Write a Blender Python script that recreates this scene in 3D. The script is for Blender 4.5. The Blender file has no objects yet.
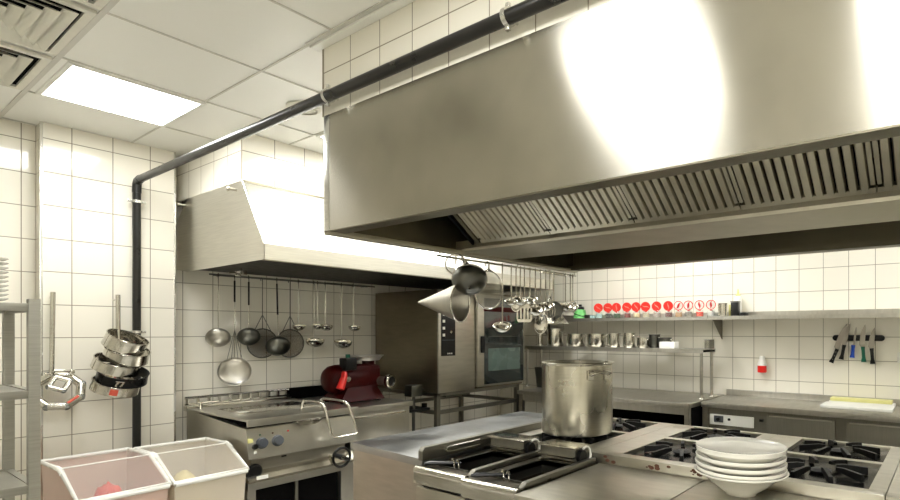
import bpy, bmesh, math, random
from mathutils import Vector, Matrix
random.seed(7)
PI = math.pi
SC = bpy.context.scene
COL = SC.collection

# ------------------------------------------------------------------ camera
cd = bpy.data.cameras.new('camera'); cam = bpy.data.objects.new('camera', cd); COL.objects.link(cam)
YAW = 0.603
cam.location = (0, 0, 1.5)
cam.rotation_euler = (PI/2, 0, YAW - PI/2)
cd.sensor_width = 36.0
cd.lens = 545.0/900*36
cd.shift_x = -(578-450)/900.0
cd.shift_y = (332-250)/900.0
cd.clip_start = 0.02
SC.camera = cam
# ------------------------------------------------------------------ world, exposure
w = bpy.data.worlds.new('world'); SC.world = w; w.use_nodes = True
w.node_tree.nodes['Background'].inputs[0].default_value = (1, .97, .9, 1)
w.node_tree.nodes['Background'].inputs[1].default_value = 0.25
SC.view_settings.view_transform = 'Standard'
SC.view_settings.look = 'None'
SC.view_settings.gamma = 1
SC.view_settings.use_curve_mapping = False
SC.view_settings.exposure = 0.62
SC.display_settings.display_device = 'sRGB'
SC.cycles.max_bounces = 10
SC.cycles.diffuse_bounces = 5
SC.cycles.glossy_bounces = 6
SC.cycles.sample_clamp_indirect = 6
PANEL_EMIT = 17.0

# ------------------------------------------------------------------ helpers
def srgb(r, g, b):
    f = lambda v: (v/255/12.92) if v <= 10 else ((v/255+.055)/1.055)**2.4
    return (f(r), f(g), f(b), 1)

def new_mat(name):
    m = bpy.data.materials.new(name); m.use_nodes = True
    return m, m.node_tree.nodes, m.node_tree.links, m.node_tree.nodes['Principled BSDF']

def noise_to(n, l, scale, stretch, coord='Object', detail=3):
    tc = n.new('ShaderNodeTexCoord'); mp = n.new('ShaderNodeMapping'); nz = n.new('ShaderNodeTexNoise')
    mp.inputs['Scale'].default_value = stretch
    nz.inputs['Scale'].default_value = scale; nz.inputs['Detail'].default_value = detail
    l.new(tc.outputs[coord], mp.inputs['Vector']); l.new(mp.outputs[0], nz.inputs['Vector'])
    return nz

def ramp(n, l, src, a, b, lo=.3, hi=.7):
    mr = n.new('ShaderNodeMapRange'); mr.inputs['From Min'].default_value = lo; mr.inputs['From Max'].default_value = hi
    mr.inputs['To Min'].default_value = a; mr.inputs['To Max'].default_value = b
    l.new(src, mr.inputs['Value']); return mr.outputs[0]

def mix_col(n, l, fac, a, b):
    mx = n.new('ShaderNodeMix'); mx.data_type = 'RGBA'
    mx.inputs[6].default_value = a; mx.inputs[7].default_value = b
    l.new(fac, mx.inputs[0]); return mx.outputs[2]

def plain(name, col, rough=.5, metal=0, var=.06, scale=12, spec=.5, bump=0, coat=0, trans=0, emit=None):
    m, n, l, p = new_mat(name)
    nz = noise_to(n, l, scale, (1, 1, 1))
    dark = tuple(c*(1-var*2) for c in col[:3])+(1,)
    l.new(mix_col(n, l, ramp(n, l, nz.outputs[0], 0, 1), dark, col), p.inputs['Base Color'])
    l.new(ramp(n, l, nz.outputs[0], max(.02, rough-.06), rough+.06), p.inputs['Roughness'])
    p.inputs['Metallic'].default_value = metal
    p.inputs['Specular IOR Level'].default_value = spec
    if coat: p.inputs['Coat Weight'].default_value = coat; p.inputs['Coat Roughness'].default_value = .1
    if trans: p.inputs['Transmission Weight'].default_value = trans
    if bump:
        b = n.new('ShaderNodeBump'); b.inputs['Strength'].default_value = bump; b.inputs['Distance'].default_value = .01
        l.new(nz.outputs[0], b.inputs['Height']); l.new(b.outputs[0], p.inputs['Normal'])
    return m

def steel(name, col, rough=.3, aniso=0.0, arot=0.0, stretch=(1, 1, 60), smudge=.1, bump=.02, wave=0.0):
    m, n, l, p = new_mat(name)
    p.inputs['Metallic'].default_value = 1
    fine = noise_to(n, l, 6, stretch, detail=4)
    big = noise_to(n, l, 3.5, (1, 1, 1), detail=4)
    c2 = tuple(c*.86 for c in col[:3])+(1,)
    l.new(mix_col(n, l, ramp(n, l, fine.outputs[0], 0, 1), c2, col), p.inputs['Base Color'])
    l.new(ramp(n, l, big.outputs[0], rough-smudge*.5, rough+smudge*.5, .35, .65), p.inputs['Roughness'])
    b = n.new('ShaderNodeBump'); b.inputs['Strength'].default_value = bump; b.inputs['Distance'].default_value = .01
    l.new(fine.outputs[0], b.inputs['Height'])
    if wave:
        sm = noise_to(n, l, 2.2, (1, 1, .5), detail=1)
        b2 = n.new('ShaderNodeBump'); b2.inputs['Strength'].default_value = wave; b2.inputs['Distance'].default_value = .05
        l.new(sm.outputs[0], b2.inputs['Height']); l.new(b2.outputs[0], b.inputs['Normal'])
    l.new(b.outputs[0], p.inputs['Normal'])
    if aniso:
        tg = n.new('ShaderNodeTangent'); tg.direction_type = 'RADIAL'; tg.axis = 'Z'
        l.new(tg.outputs[0], p.inputs['Tangent'])
        p.inputs['Anisotropic'].default_value = aniso; p.inputs['Anisotropic Rotation'].default_value = arot
    return m

def tiles(name, axis, off_u, off_z, T=.2, tile=(240, 236, 223), grout=(140, 132, 114), gw=.0042):
    """glazed square tiles; u runs along the wall (world X or Y), v is world Z"""
    m, n, l, p = new_mat(name)
    g = n.new('ShaderNodeNewGeometry'); sp = n.new('ShaderNodeSeparateXYZ'); l.new(g.outputs['Position'], sp.inputs[0])
    def math_(op, a, b=None):
        k = n.new('ShaderNodeMath'); k.operation = op
        for i, v in enumerate((a, b)):
            if v is None: continue
            if isinstance(v, (int, float)): k.inputs[i].default_value = v
            else: l.new(v, k.inputs[i])
        return k.outputs[0]
    def axis_(o, off):
        q = math_('DIVIDE', math_('SUBTRACT', o, off), T)
        fr = math_('FRACT', q); fl = math_('FLOOR', q)
        d = math_('MINIMUM', fr, math_('SUBTRACT', 1.0, fr))
        return d, fl
    du, fu = axis_(sp.outputs[axis], off_u); dv, fv = axis_(sp.outputs['Z'], off_z)
    d = math_('MINIMUM', du, dv)
    mr = n.new('ShaderNodeMapRange'); mr.inputs['From Min'].default_value = gw/T*.35; mr.inputs['From Max'].default_value = gw/T*.75
    l.new(d, mr.inputs['Value'])
    cmb = n.new('ShaderNodeCombineXYZ'); l.new(fu, cmb.inputs[0]); l.new(fv, cmb.inputs[1])
    wn = n.new('ShaderNodeTexWhiteNoise'); l.new(cmb.outputs[0], wn.inputs['Vector'])
    t0 = srgb(*tile); t1 = tuple(c*.955 for c in t0[:3])+(1,)
    tc = mix_col(n, l, wn.outputs['Value'], t0, t1)
    mx = n.new('ShaderNodeMix'); mx.data_type = 'RGBA'; l.new(mr.outputs[0], mx.inputs[0])
    mx.inputs[6].default_value = srgb(*grout); l.new(tc, mx.inputs[7]); l.new(mx.outputs[2], p.inputs['Base Color'])
    r = n.new('ShaderNodeMapRange'); r.inputs['To Min'].default_value = .8; r.inputs['To Max'].default_value = .1
    l.new(mr.outputs[0], r.inputs['Value']); l.new(r.outputs[0], p.inputs['Roughness'])
    nz = noise_to(n, l, 2.5, (1, 1, 1), 'Object', 1)
    hs = math_('ADD', mr.outputs[0], math_('MULTIPLY', nz.outputs[0], .25))
    b = n.new('ShaderNodeBump'); b.inputs['Strength'].default_value = .25; b.inputs['Distance'].default_value = .003
    l.new(hs, b.inputs['Height']); l.new(b.outputs[0], p.inputs['Normal'])
    return m

def emissive(name, col, strength):
    m, n, l, p = new_mat(name)
    p.inputs['Base Color'].default_value = col
    p.inputs['Emission Color'].default_value = col; p.inputs['Emission Strength'].default_value = strength
    return m

def wire_mesh(name, col, scale, fill=.35):
    """fine woven wire: see-through grid"""
    m, n, l, p = new_mat(name)
    p.inputs['Metallic'].default_value = 1; p.inputs['Base Color'].default_value = col; p.inputs['Roughness'].default_value = .35
    tc = n.new('ShaderNodeTexCoord'); sp = n.new('ShaderNodeSeparateXYZ'); l.new(tc.outputs['Object'], sp.inputs[0])
    outs = []
    for a in 'XYZ':
        s = n.new('ShaderNodeMath'); s.operation = 'MULTIPLY'; s.inputs[1].default_value = scale; l.new(sp.outputs[a], s.inputs[0])
        f = n.new('ShaderNodeMath'); f.operation = 'FRACT'; l.new(s.outputs[0], f.inputs[0])
        c = n.new('ShaderNodeMath'); c.operation = 'LESS_THAN'; c.inputs[1].default_value = fill*.6; l.new(f.outputs[0], c.inputs[0]); outs.append(c.outputs[0])
    mxx = n.new('ShaderNodeMath'); mxx.operation = 'MAXIMUM'; l.new(outs[0], mxx.inputs[0]); l.new(outs[2], mxx.inputs[1])
    l.new(mxx.outputs[0], p.inputs['Alpha'])
    return m

def clear_plastic(name, col, alpha_=.35, rough=.25):
    m, n, l, p = new_mat(name)
    nz = noise_to(n, l, 5, (1, 1, 1))
    l.new(mix_col(n, l, ramp(n, l, nz.outputs[0], 0, 1), tuple(c*.92 for c in col[:3])+(1,), col), p.inputs['Base Color'])
    p.inputs['Roughness'].default_value = rough; p.inputs['Alpha'].default_value = alpha_
    p.inputs['IOR'].default_value = 1.45
    return m

M = {}
M['tile_A'] = tiles('left_wall_tiles', 'X', 1.002, 1.5+5.826*.2)
M['tile_B'] = tiles('recess_wall_tiles', 'X', 8.352*.2, 1.5+1.826*.2)
M['tile_C'] = tiles('back_wall_tiles', 'Y', 14.658*.2, 1.5+2.792*.2)
M['tile_D'] = tiles('duct_tiles', 'Y', 11.45*.2, 1.5+6.711*.2)
M['tile_Dx'] = tiles('duct_end_tiles', 'X', 1.346, 1.5+6.711*.2)
M['tile_E'] = tiles('duct_front_tiles', 'X', 1.619, 2.44-.2, T=.2)
M['tile_Ey'] = tiles('duct_side_tiles', 'Y', 3.671, 2.24, T=.2)
M['ceil'] = plain('ceiling_panel', srgb(246, 246, 241), .4, var=.012, scale=1.5)
M['ceil_rail'] = plain('ceiling_rail', srgb(214, 212, 204), .45, var=.03)
M['floor'] = plain('floor_vinyl', srgb(196, 193, 184), .45, var=.1, scale=30)
M['vent'] = plain('vent_paint', srgb(232, 230, 218), .5, var=.03)
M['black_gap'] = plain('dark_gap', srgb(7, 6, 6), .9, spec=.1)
M['hood_recess_shade'] = plain('shaded_hood_underside', srgb(20, 18, 14), .5, var=.2, scale=20)  # near-black colour holds the deep shade under the wall hood
M['trim'] = steel('corner_trim', srgb(232, 232, 228), .25)
M['panel_light'] = emissive('light_diffuser', (1, .995, .965, 1), PANEL_EMIT)
M['hood'] = steel('hood_steel', srgb(204, 200, 188), .235, aniso=.86, arot=.25, stretch=(1, 1, 1), smudge=.03, bump=.0, wave=.008)
M['hood_side'] = steel('hood_side_steel', srgb(208, 205, 194), .42, stretch=(1, 1, 30), smudge=.06, bump=.0, wave=.03)
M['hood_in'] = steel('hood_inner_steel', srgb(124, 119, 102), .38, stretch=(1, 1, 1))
M['slat'] = steel('filter_steel', srgb(190, 185, 168), .40, stretch=(1, 1, 1))
M['steel'] = steel('brushed_steel', srgb(190, 186, 175), .34, stretch=(1, 1, 6), bump=.0)
M['steel_h'] = steel('brushed_steel_flat', srgb(196, 193, 184), .36, stretch=(1, 6, 1), bump=.0, smudge=.08)
M['top'] = steel('worktop_steel', srgb(180, 181, 180), .38, stretch=(6, 1, 1), bump=.0, smudge=.16)
M['shiny'] = steel('polished_steel', srgb(218, 215, 206), .14, stretch=(1, 1, 8), smudge=.06, bump=.02)
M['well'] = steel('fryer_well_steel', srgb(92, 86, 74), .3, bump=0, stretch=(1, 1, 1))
M['panel_steel'] = steel('panel_steel', srgb(214, 211, 202), .32, smudge=.06, bump=0, stretch=(1, 1, 1))
M['satin'] = steel('satin_steel', srgb(226, 224, 216), .5, smudge=.05, bump=0)
M['dull'] = steel('dull_dark_steel', srgb(112, 112, 106), .34, stretch=(1, 1, 1))
M['dark_steel'] = steel('dark_cabinet_steel', srgb(140, 137, 127), .42, stretch=(1, 30, 1))  # dark grey steel of doors, stand and guard
M['rack'] = steel('rack_steel', srgb(168, 166, 157), .45, stretch=(1, 1, 30))
M['black_pl'] = plain('black_plastic', srgb(11, 11, 11), .35, spec=.35)
M['iron'] = plain('cast_iron', srgb(10, 10, 10), .5, var=.1, scale=60, bump=.2, spec=.3)
M['pan_black'] = plain('burner_tray', srgb(17, 16, 14), .22, metal=0, var=.3, scale=9, spec=.4)
M['pipe'] = plain('black_pipe', srgb(26, 25, 23), .32, var=.02)
M['red'] = plain('red_enamel', srgb(60, 4, 3), .42, var=.12, spec=.15)
M['red_bright'] = plain('bright_red', srgb(226, 36, 30), .35)
M['red_lid'] = plain('red_lid', srgb(240, 48, 36), .4)
M['white_pl'] = plain('white_plastic', srgb(238, 238, 232), .35, var=.02)
M['porcelain'] = plain('porcelain', srgb(236, 234, 224), .14, var=.02, coat=.5)
M['glass_dark'] = plain('oven_glass', srgb(18, 28, 30), .06, var=.25, scale=3, coat=1)
M['glass_low'] = plain('oven_glass_misted', srgb(74, 92, 86), .25, var=.2, scale=3, coat=.6)
M['blue'] = plain('blue_plastic', srgb(30, 80, 200), .35)
M['green'] = plain('green_plastic', srgb(0, 105, 80), .35)
M['lime'] = plain('light_green', srgb(120, 205, 120), .4)
M['yellow'] = plain('yellow_plastic', srgb(230, 226, 150), .4)
M['grey_knob'] = plain('grey_knob', srgb(74, 78, 84), .4)
M['bin_body'] = clear_plastic('bin_plastic', srgb(232, 222, 205), .72, .35)
M['bin_pink'] = clear_plastic('bin_plastic_pink', srgb(232, 206, 192), .72, .35)
M['bin_lid'] = clear_plastic('lid_plastic', srgb(232, 228, 220), .13, .16)
M['bin_rim'] = plain('lid_rim', srgb(240, 240, 234), .25, var=.02)
M['jar_glass'] = clear_plastic('jar_glass', srgb(225, 230, 222), .06, .06)
M['flour'] = plain('flour', srgb(226, 212, 160), .9, bump=.5, scale=30)
M['red_food'] = plain('red_food', srgb(214, 26, 10), .6, var=.15, bump=.4, scale=40)
M['wire'] = wire_mesh('woven_wire', srgb(92, 84, 68), 260, .42)
M['wire_bright'] = wire_mesh('bright_woven_wire', srgb(215, 212, 200), 240, .34)
M['rust'] = plain('cooked_on_stain', srgb(96, 58, 40), .7, var=.2)
M['socket'] = plain('switch_white', srgb(236, 234, 226), .3)

M['griddle'] = steel('griddle_steel', srgb(198, 194, 182), .36, stretch=(6, 1, 1), smudge=.12, bump=.0)
M['oil'] = plain('dark_oil', srgb(34, 22, 12), .08, var=.3, scale=14, coat=.6)
M['potsteel'] = steel('pot_steel', srgb(204, 200, 186), .28, aniso=.6, arot=.25, stretch=(1, 1, 40), smudge=.08, bump=.02)
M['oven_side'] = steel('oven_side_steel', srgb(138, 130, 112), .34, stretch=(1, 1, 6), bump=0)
M['top2'] = steel('counter_steel', srgb(190, 187, 178), .36, stretch=(1, 6, 1), smudge=.1, bump=.0)
M['black_ring'] = plain('black_coated_ring', srgb(22, 22, 22), .3, metal=.5)

class MB:
    def __init__(s): s.bm = bmesh.new()
    def _take(s, start, mat):
        if mat is not None:
            vs = list(s.bm.verts)[start:]
            for v in vs: v.co = mat @ v.co
    def box(s, x0, x1, y0, y1, z0, z1, bev=0, rot=None):
        t = bmesh.new(); bmesh.ops.create_cube(t, size=1)
        for v in t.verts: v.co = Vector((x0+(v.co.x+.5)*(x1-x0), y0+(v.co.y+.5)*(y1-y0), z0+(v.co.z+.5)*(z1-z0)))
        if bev: bmesh.ops.bevel(t, geom=list(t.edges), offset=bev, segments=2, affect='EDGES', profile=.6)
        if rot is not None:
            for v in t.verts: v.co = rot @ v.co
        s.merge(t); return s
    def merge(s, t):
        me = bpy.data.meshes.new('tmp'); t.to_mesh(me); t.free(); s.bm.from_mesh(me); bpy.data.meshes.remove(me)
    def prism(s, pts, plane, a, b, bev=0):
        """polygon pts in a plane ('XZ','YZ','XY'), extruded from a to b along the remaining axis"""
        t = bmesh.new()
        def mk(p, d):
            return {'XZ': Vector((p[0], d, p[1])), 'YZ': Vector((d, p[0], p[1])), 'XY': Vector((p[0], p[1], d))}[plane]
        va = [t.verts.new(mk(p, a)) for p in pts]; vb = [t.verts.new(mk(p, b)) for p in pts]
        t.faces.new(va); t.faces.new(vb[::-1]); k = len(pts)
        for i in range(k): t.faces.new((va[i], vb[i], vb[(i+1) % k], va[(i+1) % k]))
        bmesh.ops.recalc_face_normals(t, faces=t.faces)
        if bev: bmesh.ops.bevel(t, geom=list(t.edges), offset=bev, segments=2, affect='EDGES', profile=.6)
        s.merge(t); return s
    def tube(s, pts, r, seg=10, closed=False, radii=None):
        t = bmesh.new(); pts = [Vector(p) for p in pts]; n = len(pts); rings = []
        prev = None
        for i, p in enumerate(pts):
            if closed: d = (pts[(i+1) % n]-pts[i-1])
            else: d = pts[min(i+1, n-1)]-pts[max(i-1, 0)]
            d.normalize()
            if prev is None:
                up = Vector((0, 0, 1)) if abs(d.z) < .9 else Vector((1, 0, 0))
                a = d.cross(up).normalized()
            else:
                a = (prev-d*prev.dot(d)).normalized()
            prev = a; b = d.cross(a)
            rr = radii[i] if radii else r
            rings.append([t.verts.new(p+(a*math.cos(2*PI*k/seg)+b*math.sin(2*PI*k/seg))*rr) for k in range(seg)])
        m = n if closed else n-1
        for i in range(m):
            A, B = rings[i], rings[(i+1) % n]
            for k in range(seg): t.faces.new((A[k], A[(k+1) % seg], B[(k+1) % seg], B[k]))
        if not closed: t.faces.new(rings[0][::-1]); t.faces.new(rings[-1])
        bmesh.ops.recalc_face_normals(t, faces=t.faces)
        s.merge(t); return s
    def cyl(s, p0, p1, r, seg=20, r2=None):
        return s.tube([p0, p1], r, seg, radii=[r, r2 if r2 is not None else r])
    def lathe(s, prof, mat=None, seg=32, closed=False, sx=1, sy=1):
        t = bmesh.new(); rings = []
        for r, z in prof:
            if r < 1e-5: rings.append([t.verts.new((0, 0, z))])
            else: rings.append([t.verts.new((r*sx*math.cos(2*PI*k/seg), r*sy*math.sin(2*PI*k/seg), z)) for k in range(seg)])
        m = len(rings) if closed else len(rings)-1
        for i in range(m):
            A, B = rings[i], rings[(i+1) % len(rings)]
            for k in range(seg):
                a0, a1 = A[k % len(A)], A[(k+1) % seg % len(A)]; b0, b1 = B[k % len(B)], B[(k+1) % seg % len(B)]
                vs = []
                for v in (a0, a1, b1, b0):
                    if v not in vs: vs.append(v)
                if len(vs) > 2: t.faces.new(vs)
        bmesh.ops.recalc_face_normals(t, faces=t.faces)
        if mat is not None:
            for v in t.verts: v.co = mat @ v.co
        s.merge(t); return s
    def loft(s, rings_pts, caps=True):
        t = bmesh.new(); R = [[t.verts.new(p) for p in ring] for ring in rings_pts]
        for A, B in zip(R, R[1:]):
            for k in range(len(A)): t.faces.new((A[k], A[(k+1) % len(A)], B[(k+1) % len(A)], B[k]))
        if caps: t.faces.new(R[0][::-1]); t.faces.new(R[-1])
        bmesh.ops.recalc_face_normals(t, faces=t.faces); s.merge(t); return s
    def build(s, name, mat, parent=None, world=True, smooth=True):
        me = bpy.data.meshes.new(name); bm = s.bm
        if parent is None:
            xs = [v.co.x for v in bm.verts]; ys = [v.co.y for v in bm.verts]; zs = [v.co.z for v in bm.verts]
            org = Vector(((min(xs)+max(xs))/2, (min(ys)+max(ys))/2, min(zs)))
            for v in bm.verts: v.co -= org
        elif world:
            r = parent
            while r.parent: r = r.parent
            inv = (Matrix.Translation(r.location) @ Matrix.Rotation(r.rotation_euler.z, 4, 'Z')).inverted()
            for v in bm.verts: v.co = inv @ v.co
        bm.to_mesh(me); bm.free()
        if smooth:
            for p in me.polygons: p.use_smooth = True
            me.set_sharp_from_angle(angle=math.radians(35))
        me.materials.append(M[mat] if isinstance(mat, str) else mat)
        o = bpy.data.objects.new(name, me); COL.objects.link(o)
        if parent is None: o.location = org
        else: o.parent = parent
        return o

def tag(o, label=None, cat=None, group=None, kind=None):
    for k, v in (('label', label), ('category', cat), ('group', group), ('kind', kind)):
        if v: o[k] = v
    return o
def thing(name, label, cat, loc=(0, 0, 0), rz=0, group=None):
    o = bpy.data.objects.new(name, None); COL.objects.link(o); o.empty_display_size = .05
    o.location = loc; o.rotation_euler = (0, 0, rz)
    return tag(o, label, cat, group)
def struct(mb, name, mat, parent=None):
    o = mb.build(name, mat, parent)
    if parent is None: o['kind'] = 'structure'
    return o
def dup(root, loc, rz=0, label=None, group=None):
    r = root.copy(); COL.objects.link(r); r.location = loc; r.rotation_euler = (0, 0, rz)
    if label: r['label'] = label
    if group: r['group'] = group
    for ch in list(root.children):
        q = ch.copy(); COL.objects.link(q); q.parent = r
        for g in list(ch.children):
            d = g.copy(); COL.objects.link(d); d.parent = q
    return r
def arc(cx, cy, r, a0, a1, n=10):
    return [(cx+r*math.cos(a0+(a1-a0)*i/n), cy+r*math.sin(a0+(a1-a0)*i/n)) for i in range(n+1)]

# ------------------------------------------------------------------ room shell
YA, YB, XC, ZC = 4.494, 4.717, 5.116, 2.76
XP = .865; YA2 = 4.625
X0, Y0 = -1.6, -2.4
struct(MB().box(X0, XC+.3, Y0, YB+.3, -.1, 0), 'floor', 'floor')
struct(MB().box(X0, XC+.3, Y0, YB+.3, ZC+.002, ZC+.1), 'ceiling', 'ceil')
struct(MB().box(XP, 1.545, YA, YB+.3, 0, ZC), 'wall_left', 'tile_A')
struct(MB().box(X0, XP-.001, YA2, YB+.3, 0, ZC), 'wall_left_rear', 'tile_A')
struct(MB().box(1.546, XC+.3, YB, YB+.3, 0, ZC), 'wall_recess', 'tile_B')
struct(MB().box(XC, XC+.3, Y0, YB-.001, 0, ZC), 'wall_back', 'tile_C')
struct(MB().box(X0-.2, X0, Y0, YB+.3, 0, ZC), 'wall_near', 'tile_C')
struct(MB().box(X0, XC+.3, Y0-.2, Y0, 0, ZC), 'wall_right', 'tile_A')
struct(MB().box(XP-.008, XP+.006, YA-.006, YA+.006, 0, ZC, bev=.002), 'trim_1', 'trim')
struct(MB().box(1.537, 1.549, YA-.005, YA+.02, 0, ZC, bev=.002), 'trim_2', 'trim')
# ceiling grid rails: X lines and Y lines
GX = [-1.15, -.53, .09, .705, 1.30, 1.915, 2.53, 3.145, 3.76, 4.375, 4.99]
GY = [3.985-.6175*k for k in range(11)] + [4.6]
g = MB()
for x in GX: g.box(x-.004, x+.004, Y0, YB, ZC-.0035, ZC+.002)
for y in GY: g.box(X0, XC, y-.004, y+.004, ZC-.004, ZC+.0015)
struct(g, 'trim_3', 'ceil_rail')
# wider service rail beside the vents and flush strip where the duct meets the ceiling
struct(MB().box(.696, .716, Y0, YB, ZC-.005, ZC+.001), 'trim_4', 'ceil_rail')
struct(MB().box(1.305, 1.345, Y0, 2.33, ZC-.012, ZC+.001, bev=.002), 'trim_5', 'ceil')
struct(MB().box(1.285, 1.303, Y0, 2.33, ZC-.005, ZC+.001), 'trim_6', 'ceil_rail')

# tiled duct boxes above the hoods
HL = 2.288                                  # left end of island hood
HR = -1.6                                  # its far right end (out of frame)
t = thing('duct_casing', 'cream tiled duct casing above the big island hood, along the ceiling', 'duct casing', (2.28, .3, 2.45))
MB().box(1.346, 1.36, HR, HL, 2.452, ZC).build('casing_side', 'tile_D', t)
MB().box(1.346, 3.22, HL, HL+.014, 2.452, ZC).build('casing_end', 'tile_Dx', t)
MB().box(3.206, 3.22, HR, HL, 2.452, ZC).build('casing_side', 'tile_D', t)
t = thing('duct_casing', 'white tiled duct casing above the small wall hood', 'duct casing', (3, 4.2, 2.45))
MB().box(1.62, 4.47, 3.672, 3.686, 2.452, ZC).build('casing_front', 'tile_E', t)
MB().box(1.62, 1.634, 3.686, YB, 2.452, ZC).build('casing_side', 'tile_Ey', t)
MB().box(4.456, 4.47, 3.686, YB, 2.452, ZC).build('casing_side', 'tile_Ey', t)

# ------------------------------------------------------------------ ceiling lights, vents
def light_panel(x0, x1, y0, y1, label, emit=None):
    t = thing('ceiling_light', label, 'ceiling light', ((x0+x1)/2, (y0+y1)/2, ZC-.012), group='square ceiling light panels')
    m = MB(); a = .022
    m.box(x0, x1, y0, y0+a, ZC-.012, ZC, bev=.002).box(x0, x1, y1-a, y1, ZC-.012, ZC, bev=.002)
    m.box(x0, x0+a, y0+a, y1-a, ZC-.012, ZC, bev=.002).box(x1-a, x1, y0+a, y1-a, ZC-.012, ZC, bev=.002)
    m.build('frame', 'white_pl', t)
    MB().box(x0+a, x1-a, y0+a, y1-a, ZC-.008, ZC-.001).build('diffuser', 'panel_light', t)
light_panel(.74, 1.31, 3.38, 3.965, 'glowing square light panel beside the louvred vents above the left wall')
light_panel(.10, .69, .90, 1.51, 'glowing ceiling panel reflected as the white streak on the big hood')
light_panel(.10, .69, -.33, .28, 'glowing ceiling panel reflected at the right end of the big hood')
light_panel(.10, .69, -1.56, -.95, 'glowing ceiling panel furthest towards the right wall')
light_panel(1.92, 2.52, 2.76, 3.36, 'glowing ceiling panel between the two hoods, nearer the left wall')
light_panel(3.15, 3.75, 2.76, 3.36, 'glowing ceiling panel between the two hoods, in front of the oven')
light_panel(3.77, 4.36, 1.53, 2.13, 'glowing ceiling panel over the aisle by the spice jars')
light_panel(3.77, 4.36, -.32, .28, 'glowing ceiling panel over the aisle by the knives')
light_panel(-1.14, -.54, -.33, .28, 'added fill light panel behind the camera, further from the big hood')  # unseen panel added to light the wall hood side and the rack

def louvre(x1, y0, y1, label):
    x0 = x1-.595; zt = ZC-.001
    t = thing('ceiling_vent', label, 'vent', ((x0+x1)/2, (y0+y1)/2, ZC-.02), group='square louvred ceiling vents')
    m = MB(); a = .03
    m.box(x0, x1, y0, y0+a, ZC-.016, zt, bev=.003).box(x0, x1, y1-a, y1, ZC-.016, zt, bev=.003)
    m.box(x0, x0+a, y0+a, y1-a, ZC-.016, zt, bev=.003).box(x1-a, x1, y0+a, y1-a, ZC-.016, zt, bev=.003)
    m.build('frame', 'vent', t)
    MB().box(x0+a, x1-a, y0+a, y1-a, ZC-.003, ZC-.0005).build('backing', 'black_gap', t)
    cx, cy = (x0+x1)/2, (y0+y1)/2; n = 6
    for k in range(n):                           # four-way nested louvre rings, each a sloped blade
        h = (y1-y0)/2-a-.008-k*.042
        if h < .03: break
        hx = h*(x1-x0)/(y1-y0)
        m = MB()
        o_, i_, zo, zi = h, h-.036, ZC-.004, ZC-.026
        for sx, sy in ((1, 0), (-1, 0), (0, 1), (0, -1)):
            if sx:
                q = [(cx+sx*o_, cy-o_, zi), (cx+sx*o_, cy+o_, zi), (cx+sx*i_, cy+i_, zo), (cx+sx*i_, cy-i_, zo)]
            else:
                q = [(cx-o_, cy+sy*o_, zi), (cx+o_, cy+sy*o_, zi), (cx+i_, cy+sy*i_, zo), (cx-i_, cy+sy*i_, zo)]
            q2 = [(a_, b_, c_+.002) for a_, b_, c_ in q]
            m.loft([q, q2])
        m.build('louvre', 'vent', t, smooth=False)
louvre(.69, 2.76, 3.34, 'square louvred ceiling vent nearer the camera, cut by the photo corner')
louvre(.69, 3.395, 3.955, 'square louvred ceiling vent beside the lit panel')
louvre(.69, 2.155, 2.72, 'square louvred ceiling vent nearest the camera, barely showing at the top edge')
m = MB().lathe([(0, -.012), (.055, -.012), (.062, -.006), (.05, -.003), (.05, 0), (.085, 0), (.09, -.004), (.075, -.014), (.07, -.014)], Matrix.Translation((1.645, 3.0, ZC-.002)), 32)
tag(m.build('air_valve', 'vent'), 'round white air valve in the ceiling above the black pipe', 'vent')

# ------------------------------------------------------------------ black pipe
t = thing('gas_pipe', 'long black pipe crossing under the ceiling and dropping down the left wall', 'pipe', (1.31, 4.45, .6))
path = [(1.30, HR, 2.50), (1.30, 1.2, 2.50), (1.302, 2.2, 2.50), (1.31, 4.38, 2.50), (1.311, 4.415, 2.495), (1.312, 4.437, 2.478), (1.312, 4.443, 2.44), (1.312, 4.443, .05)]
MB().tube(path, .023, 16).build('pipe_run', 'pipe', t)
MB().tube([(1.31, 4.37, 2.5), (1.311, 4.418, 2.494), (1.312, 4.438, 2.476), (1.312, 4.443, 2.42)], .0255, 16).build('elbow', 'pipe', t)
def clamp(p, axis):
    R = {'z': Matrix.Identity(4), 'y': Matrix.Rotation(PI/2, 4, 'X')}[axis]
    m = MB().lathe([(.024, -.009), (.030, -.009), (.030, .009), (.024, .009)], Matrix.Translation(p) @ R, 20, closed=True)
    if axis == 'y':
        m.box(p[0]-.006, p[0]+.006, p[1]-.008, p[1]+.008, p[2]+.026, p[2]+.045, bev=.001)
        m.box(p[0]-.006, p[0]+.006, p[1]-.008, p[1]+.008, p[2]-.043, p[2]-.026, bev=.001)
        m.cyl((p[0]+.028, p[1], p[2]), (1.346, p[1], p[2]), .005, 8)
    else:
        m.box(p[0]-.05, p[0]-.026, p[1]-.006, p[1]+.006, p[2]-.007, p[2]+.007, bev=.001)
        m.box(p[0]+.026, p[0]+.05, p[1]-.006, p[1]+.006, p[2]-.007, p[2]+.007, bev=.001)
        m.cyl((p[0], p[1]+.028, p[2]), (p[0], YA, p[2]), .005, 8)
    m.build('pipe_clamp', 'trim', t)
clamp((1.301, 2.18, 2.50), 'y'); clamp((1.30, 1.165, 2.50), 'y'); clamp((1.30, -.1, 2.50), 'y')
clamp((1.312, 4.443, 2.36), 'z'); clamp((1.312, 4.443, 1.50), 'z')

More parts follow.
